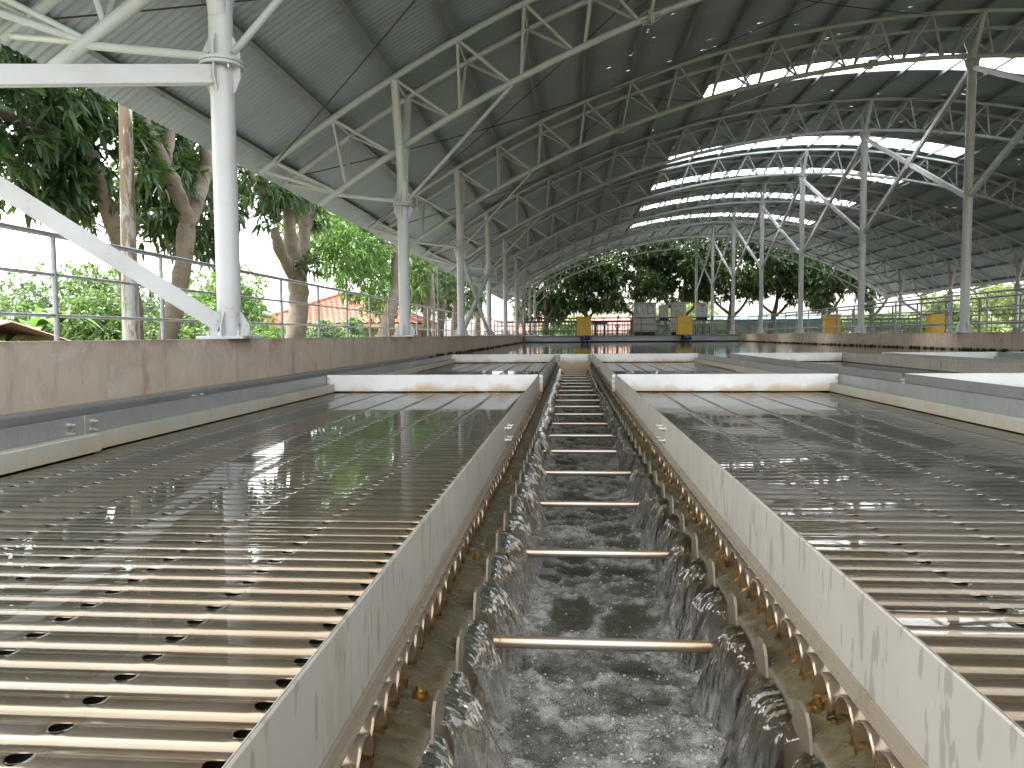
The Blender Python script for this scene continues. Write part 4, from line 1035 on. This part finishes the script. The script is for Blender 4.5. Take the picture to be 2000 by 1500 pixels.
for k, (x, y, lab, sd) in enumerate([(-7.7, 40.0, 'slim trunked mango tree beside the thin steel post, beyond the second column', 6), (-7.6, 43.8, 'thick trunked mango tree between the second and third columns', 7), (-7.5, 48.5, 'mango tree seen right behind the third column', 8), (-7.0, 56.5, 'dark mango tree between the third and fourth columns', 9)]):
    tree('mango_tree', lab, 'tree', (x, y, GZ),
         [([(x, y, GZ), (x + .05, y - .1, .5), (x + .1, y + .2, 2.0), (x, y + .2, 3.6), (x - .3, y, 5.5)], [.3, .24, .21, .17, .08]), ([(x + .1, y + .2, 1.4), (x + .2, y + 1.0, 2.6), (x, y + 1.6, 4.2)], [.16, .13, .08])],
         [(x - .8, y, 3.6, 1.6, 2.2, 1.3), (x - .5, y + 1.6, 2.4, 1.1, 1.6, 1.1), (x - .9, y - 1.3, 4.6, 1.5, 1.8, 1.3), (x - .4, y - 1.4, 2.6, 1.0, 1.2, .9)],
         750, 8, .34, .24, 'leaf_mango' if k else 'leaf_bush', 'bark', 'mango trees along the left side', sd, .6, .4)
# row across the far end
far = [(-2.1, 63.5, 4.2, 1.85), (1.3, 65.5, 4.5, 2.3), (5.3, 64.5, 5.0, 2.5), (9.3, 65.5, 5.4, 2.6), (13.2, 64.5, 5.3, 2.5), (17.0, 65.5, 5.0, 2.5), (20.6, 64, 4.6, 2.4), (24.8, 65, 4.6, 2.2)]
flab = ['dark tree at the left end of the far row, behind the steel struts', 'dark far tree left of the first yellow cover', 'dark far tree behind the large grey cabinet, trunk leaning left', 'dark far tree behind the printed cabinet', 'dark far tree right of the printed cabinet among the ridge columns', 'dark far tree behind the teal shed, left of two', 'dark far tree behind the teal shed, right of two', 'dark tree at the right end of the far row, beyond the teal shed']
for k, (x, y, h, r) in enumerate(far):
    rg = np.random.default_rng(30 + k); bl = []
    for q in range(9):
        a = rg.random() * 6.28; bl.append((x + r * .75 * math.cos(a), y + r * .6 * math.sin(a), h + rg.normal() * 1.25, r * rg.uniform(.5, .8), r * .6, rg.uniform(.8, 1.3)))
    bl += [(x, y, h + 2.2, r, r, 1.3), (x + .6, y + 1.2, h + 3.9, r * 1.1, r, 1.5), (x + rg.normal() * .8, y, h - 2.0, r * .45, r * .45, .7)]
    lean = rg.normal() * .5
    tree('leafy_tree', flab[k], 'tree', (x, y, GZ),
         [([(x + lean * .6, y, GZ), (x + lean * .4, y, .6), (x - lean * .3, y, 2.2), (x - lean * .8, y, h), (x, y, h + 1.5)], [.26, .2, .17, .13, .06]),
          ([(x + lean * .2, y, 1.2), (x + r * .5, y, 2.6), (x + r * .8, y - .3, h)], [.13, .1, .05]), ([(x, y, 1.6), (x - r * .5, y, 2.8), (x - r * .8, y + .2, h)], [.12, .09, .05])],
         bl, 2700, 9, .34, .32, 'leaf_far', 'bark_dark', 'trees in a row behind the far end of the shed', 50 + k, .5, .25)
# pale trees behind, through gaps
for k, (x, y, h, r, lab) in enumerate([(3.4, 82, 1.6, 2.6, 'pale sunlit tree far behind the salmon roof'), (12.5, 84, 2.2, 3.2, 'pale sunlit tree far behind, seen between the ridge columns'), (33.5, 68, 2.0, 2.6, 'pale yellowish tree beyond the right columns, left of two'), (38.8, 70, 2.6, 3.0, 'pale yellowish tree at the far right picture edge, right of two')]):
    rg = np.random.default_rng(80 + k)
    bl = [(x + rg.normal() * r * .5, y + rg.normal() * r * .4, h + rg.normal() * .8, r * .55, r * .5, r * .4) for q in range(8)]
    tree('pale_tree', lab, 'tree', (x, y, GZ), [([(x, y, GZ), (x + .2, y, .5), (x, y, h)], [.25, .2, .1])], bl, 900, 8, .36, .3, 'leaf_pale', 'bark', 'pale trees beyond the shed', 90 + k, .5, .4)
# shrubs on the left and behind the far deck
bush = [(-0.5, 71, 1.0, 2.4, 1.2, 'leaf_light', 'far shrub left of the first yellow cover, before the salmon roof'), (8.6, 72, 1.4, 2.6, 1.4, 'leaf_bush', 'far shrub behind the pale printed cabinet'), (12.4, 70, 1.2, 2.2, 1.2, 'leaf_light', 'far shrub left of the teal shed among the ridge columns'), (26.2, 69, .9, 2.4, 1.2, 'leaf_bush', 'far shrub right of the teal shed'), (29.5, 66, .7, 2.2, 1.1, 'leaf_light', 'far shrub between the outer right columns'), (-15.6, 20.2, .35, 1.5, 1.1, 'leaf_bush', 'round green shrub below the banana plants'), (-13.6, 20.7, .8, 2.0, 1.2, 'leaf_bush', 'tall green shrub between the nearest rail post and the pole'), (-15, 24, 1.2, 2.6, 1.4, 'leaf_blue', 'feathery grey green shrub behind the pole'), (-12.0, 20.2, .1, 1.7, .9, 'leaf_bush', 'low shrub with yellow green leaves under the mango trunk'), (-14, 29, 1.5, 2.4, 1.5, 'leaf_light', 'bright yellow green shrub behind the nearest column'), (-16.5, 35, 1.9, 2.2, 1.6, 'leaf_blue', 'feathery tree right of the nearest column, left of the red roof'), (-11, 24.6, .15, 1.6, .9, 'leaf_light', 'low shrub beside the base of the nearest column'), (-12.6, 31.5, -.25, 1.0, .7, 'leaf_bush', 'shrub in front of the peach house wall'), (-11.3, 36.0, .35, .9, 1.0, 'leaf_blue', 'grey green shrub before the right half of the red roof'), (-9.2, 34.2, -.1, 1.1, .8, 'leaf_light', 'low yellow green shrub at the foot of the slanting trunk')]
for k, (x, y, z, r, rz, lm, lab) in enumerate(bush):
    rg = np.random.default_rng(120 + k)
    bl = [(x + rg.normal() * r * .45, y + rg.normal() * r * .45, z - .5 + rg.normal() * rz * .4, r * .5, r * .5, rz * .55) for q in range(9)] + [(x, y, z - 1.0, r, r, rz * .7)]
    tree('shrub', lab, 'shrub', (x, y, GZ), [([(x, y, GZ), (x + .1, y, z - .8), (x, y, z)], [.08, .06, .03]), ([(x, y, GZ), (x - .4, y + .2, z)], [.06, .03])], bl, 3000, 8, .16, .34, lm, 'bark_dark', 'shrubs behind the railings', 140 + k, .5, .4)
# a distant belt of trees closes the view beyond the shrubs
for k, (x0, x1, y0, y1, h, n_, lab) in enumerate([(-70, -20, 62, 80, 1.0, 1600, 'hazy belt of distant trees beyond the left houses'), (30, 90, 85, 100, 1.6, 1600, 'distant belt of trees beyond the right columns')]):
    rg = np.random.default_rng(200 + k)
    bl = [(rg.uniform(x0, x1), rg.uniform(y0, y1), GZ + 1.2 + rg.random() * h, 3.2, 2.5, 1.5) for q in range(26)]
    V, Fq, tint = crown(bl, n_, 8, .7, .35, rg); o = put('far_woodland', np_mesh('far_woodland', V, Fq, MT['leaf_pale' if k else 'leaf_blue'], True, {'tint': tint})); tag(o, lab, 'trees', kind='stuff')
# banana plants
def banana(x, y, h, lab, seed):
    rg = np.random.default_rng(seed); t = thing('banana_plant', lab, 'plant', (x, y, GZ), 'banana plants on the left')
    MB().tube([(x, y, GZ), (x, y, GZ + h * .5), (x + .03, y, GZ + h)], [.12, .1, .06], 10).build('stem', MT['leaf_banana'], t)
    for q in range(8):
        a = q * 2.4 + rg.random(); el = rg.uniform(.5, 1.3); Lh = rg.uniform(.9, 1.35); W_ = .30; n = 9
        V = []
        for i in range(n):
            u = i / (n - 1); dx = Lh * u * math.cos(el) ; z = GZ + h + Lh * (math.sin(el) * u - .75 * u * u)
            w = W_ * math.sin(PI * min(1, u * .92 + .08)) ** .6 * (.4 + .6 * (1 - u)) * (1 + .1 * rg.normal())
            for sgn in (-1, 0, 1): V.append((x + dx * math.cos(a) - sgn * w * math.sin(a), y + dx * math.sin(a) + sgn * w * math.cos(a), z + abs(sgn) * w * .25))
        V = np.array(V) - np.array([x, y, GZ])
        put('leaf', np_mesh('leaf', V, grid_faces(n, 3), MT['leaf_banana'], True, {'tint': np.full(len(V), rg.random())}), t)
banana(-12.5, 16.9, 1.75, 'banana plant with upright leaves left of the nearest rail post', 1); banana(-13.2, 16.9, 1.55, 'banana plant at the left picture edge above the tin roof', 2); banana(-12.35, 17.4, 1.95, 'taller banana plant behind the nearest rail post', 3)

# ================================================================== pole, thin post, buildings
pl = MB().tube([(-5.33, 8.86, GZ), (-5.33, 8.86, .2), (-5.32, 8.87, 1.6), (-5.3, 8.88, 3.3), (-5.28, 8.9, 4.6)], [.105, .098, .085, .068, .055], 16).build('utility_pole', MT['pole'], loc=(-5.33, 8.86, GZ)); tag(pl, 'rusty peeling round pole standing outside the left railing', 'pole')
po = MB().cyl((-5.2, 29.7, -.045), (-5.2, 29.7, 3.4), .04, n=10).build('steel_post', MT['galv2'], loc=(-5.2, 29.7, -.045)); tag(po, 'thin galvanised post by the left railing beyond the second column', 'post')
pw = MB().tube([(-7.1, 38.9, GZ), (-7.05, 38.9, 1.5), (-7.1, 38.8, 3.2)], [.09, .085, .08], 8).build('wooden_post', MT['post_wood'], loc=(-7.1, 38.9, GZ)); tag(pw, 'weathered wooden post beside the mango trunks beyond the second column', 'post')
# red tiled house
hs_ = thing('house', 'peach walled house with red tiled hip roof behind the mango trunks', 'house', (-12.7, 41, GZ))
hx0, hx1, hy0, hy1, ez, rz_ = -16.6, -8.2, 38.0, 46.5, .66, 2.3
MB().box(hx0 + .6, hx1 - .6, hy0 + .6, hy1 - .6, GZ, ez - .02).build('wall', MT['peach'], hs_)
MB().box(hx0 + .05, hx1 - .05, hy0 + .05, hy1 - .05, ez - .22, ez - .021).build('eave_board', MT['peach'], hs_)
for x in (-15.2, -12.4, -10.2):
    f = MB().box(x - .5, x + .5, hy0 + .56, hy0 + .598, -.9, .25).build('window', MT['cabwhite'], hs_)
    MB().box(x - .43, x + .43, hy0 + .545, hy0 + .558, -.83, .18).build('pane', MT['glass'], f)
rd_ = MB().prism([(hx0, ez), (hx1, ez), (hx1 - .1, ez + .02), (hx0 + .1, ez + .02)], 1, hy0 + .01, hy1 - .01).build('roof', MT['tile'], hs_)
ap = Vector(((hx0 + hx1) / 2, (hy0 + hy1) / 2, rz_)); ridge = .6
def slope(a, b, c, d, courses=17, cols=64):
    """tiled plane: a-b eave, d-c top; every course laps the one below, tiles waved"""
    a, b, c, d = map(np.array, (a, b, c, d)); nrm = np.cross(b - a, d - a); nrm = nrm / np.linalg.norm(nrm)
    V = []; rows = []
    for k in range(courses):
        for e, hgt in ((0, .055), (1, .012)):
            v = (k + e) / courses; u = np.linspace(0, 1, cols * 3 + 1)
            p = (a * (1 - v) + d * v)[None] * (1 - u)[:, None] + (b * (1 - v) + c * v)[None] * u[:, None]
            ln = np.linalg.norm((b * (1 - v) + c * v) - (a * (1 - v) + d * v)); wave = .028 * np.cos(2 * PI * u * max(ln, .01) / .30)
            V.append(p + nrm * (hgt + wave)[:, None])
    V = np.array(V); nr, nc = V.shape[:2]
    o = put('tile_courses', np_mesh('tile_courses', V.reshape(-1, 3) - np.array([hs_.location[0], hs_.location[1], GZ]), grid_faces(nr, nc), MT['tile'], False), hs_); o['kind'] = 'stuff'
A, B, C_, D_ = (hx0, hy0, ez), (hx1, hy0, ez), (hx1, hy1, ez), (hx0, hy1, ez); T1 = (ap.x - ridge, ap.y, rz_); T2 = (ap.x + ridge, ap.y, rz_)
slope(A, B, T2, T1); slope(B, C_, T2, T2); slope(C_, D_, T1, T2); slope(D_, A, T1, T1)
for p, q in ((A, T1), (B, T2), (C_, T2), (D_, T1), (T1, T2)):
    MB().cyl(Vector(p) + Vector((0, 0, .05)), Vector(q) + Vector((0, 0, .08)), .09, n=8).build('ridge_cap', MT['tile'], hs_)
# low shed at the left edge
ls = thing('low_shed', 'low shed with faded tin roof at the left picture edge', 'shed', (-13.5, 14, GZ))
MB().box(-15.2, -11.7, 12.6, 16.4, GZ, -.10).build('wall', MT['greywall'], ls)
n_ = 60; X = np.linspace(-15.5, -11.3, n_ * 4); Yv = np.array([12.2, 14.6, 16.8]); Zv = np.array([-.04, .46, -.04])
V = np.stack([np.repeat(X, 3), np.tile(Yv, len(X)), np.tile(Zv, len(X)) + .015 * np.repeat(np.cos(2 * PI * X / .09), 3) - np.repeat(np.clip(X + 12.2, 0, 9) * .12, 3)], -1)
put('roof', np_mesh('roof', V - np.array(ls.location), grid_faces(len(X), 3), MT['rustroof']), ls)
# long low building behind the far trees
fb = thing('long_building', 'long low building with salmon coloured roof beyond the far trees', 'building', (1, 78, GZ))
MB().box(-9, 9.5, 76, 84, GZ, .1).build('wall', MT['cabwhite'], fb)
nx = 220; X = np.linspace(-9.6, 10.1, nx); V = np.stack([np.repeat(X, 2), np.tile([75.4, 80.], nx), np.tile([.1, 2.15], nx) + .03 * np.repeat(np.arange(nx) % 2, 2)], -1)
put('roof', np_mesh('roof', V - np.array(fb.location), grid_faces(nx, 2), MT['salmon'], False), fb)
for k in range(9): MB().box(-8.4 + 2 * k, -7.2 + 2 * k, 75.97, 75.995, -1.0, -.1).build('window', MT['glass'], fb)
# far left wall with greenery behind closes the horizon
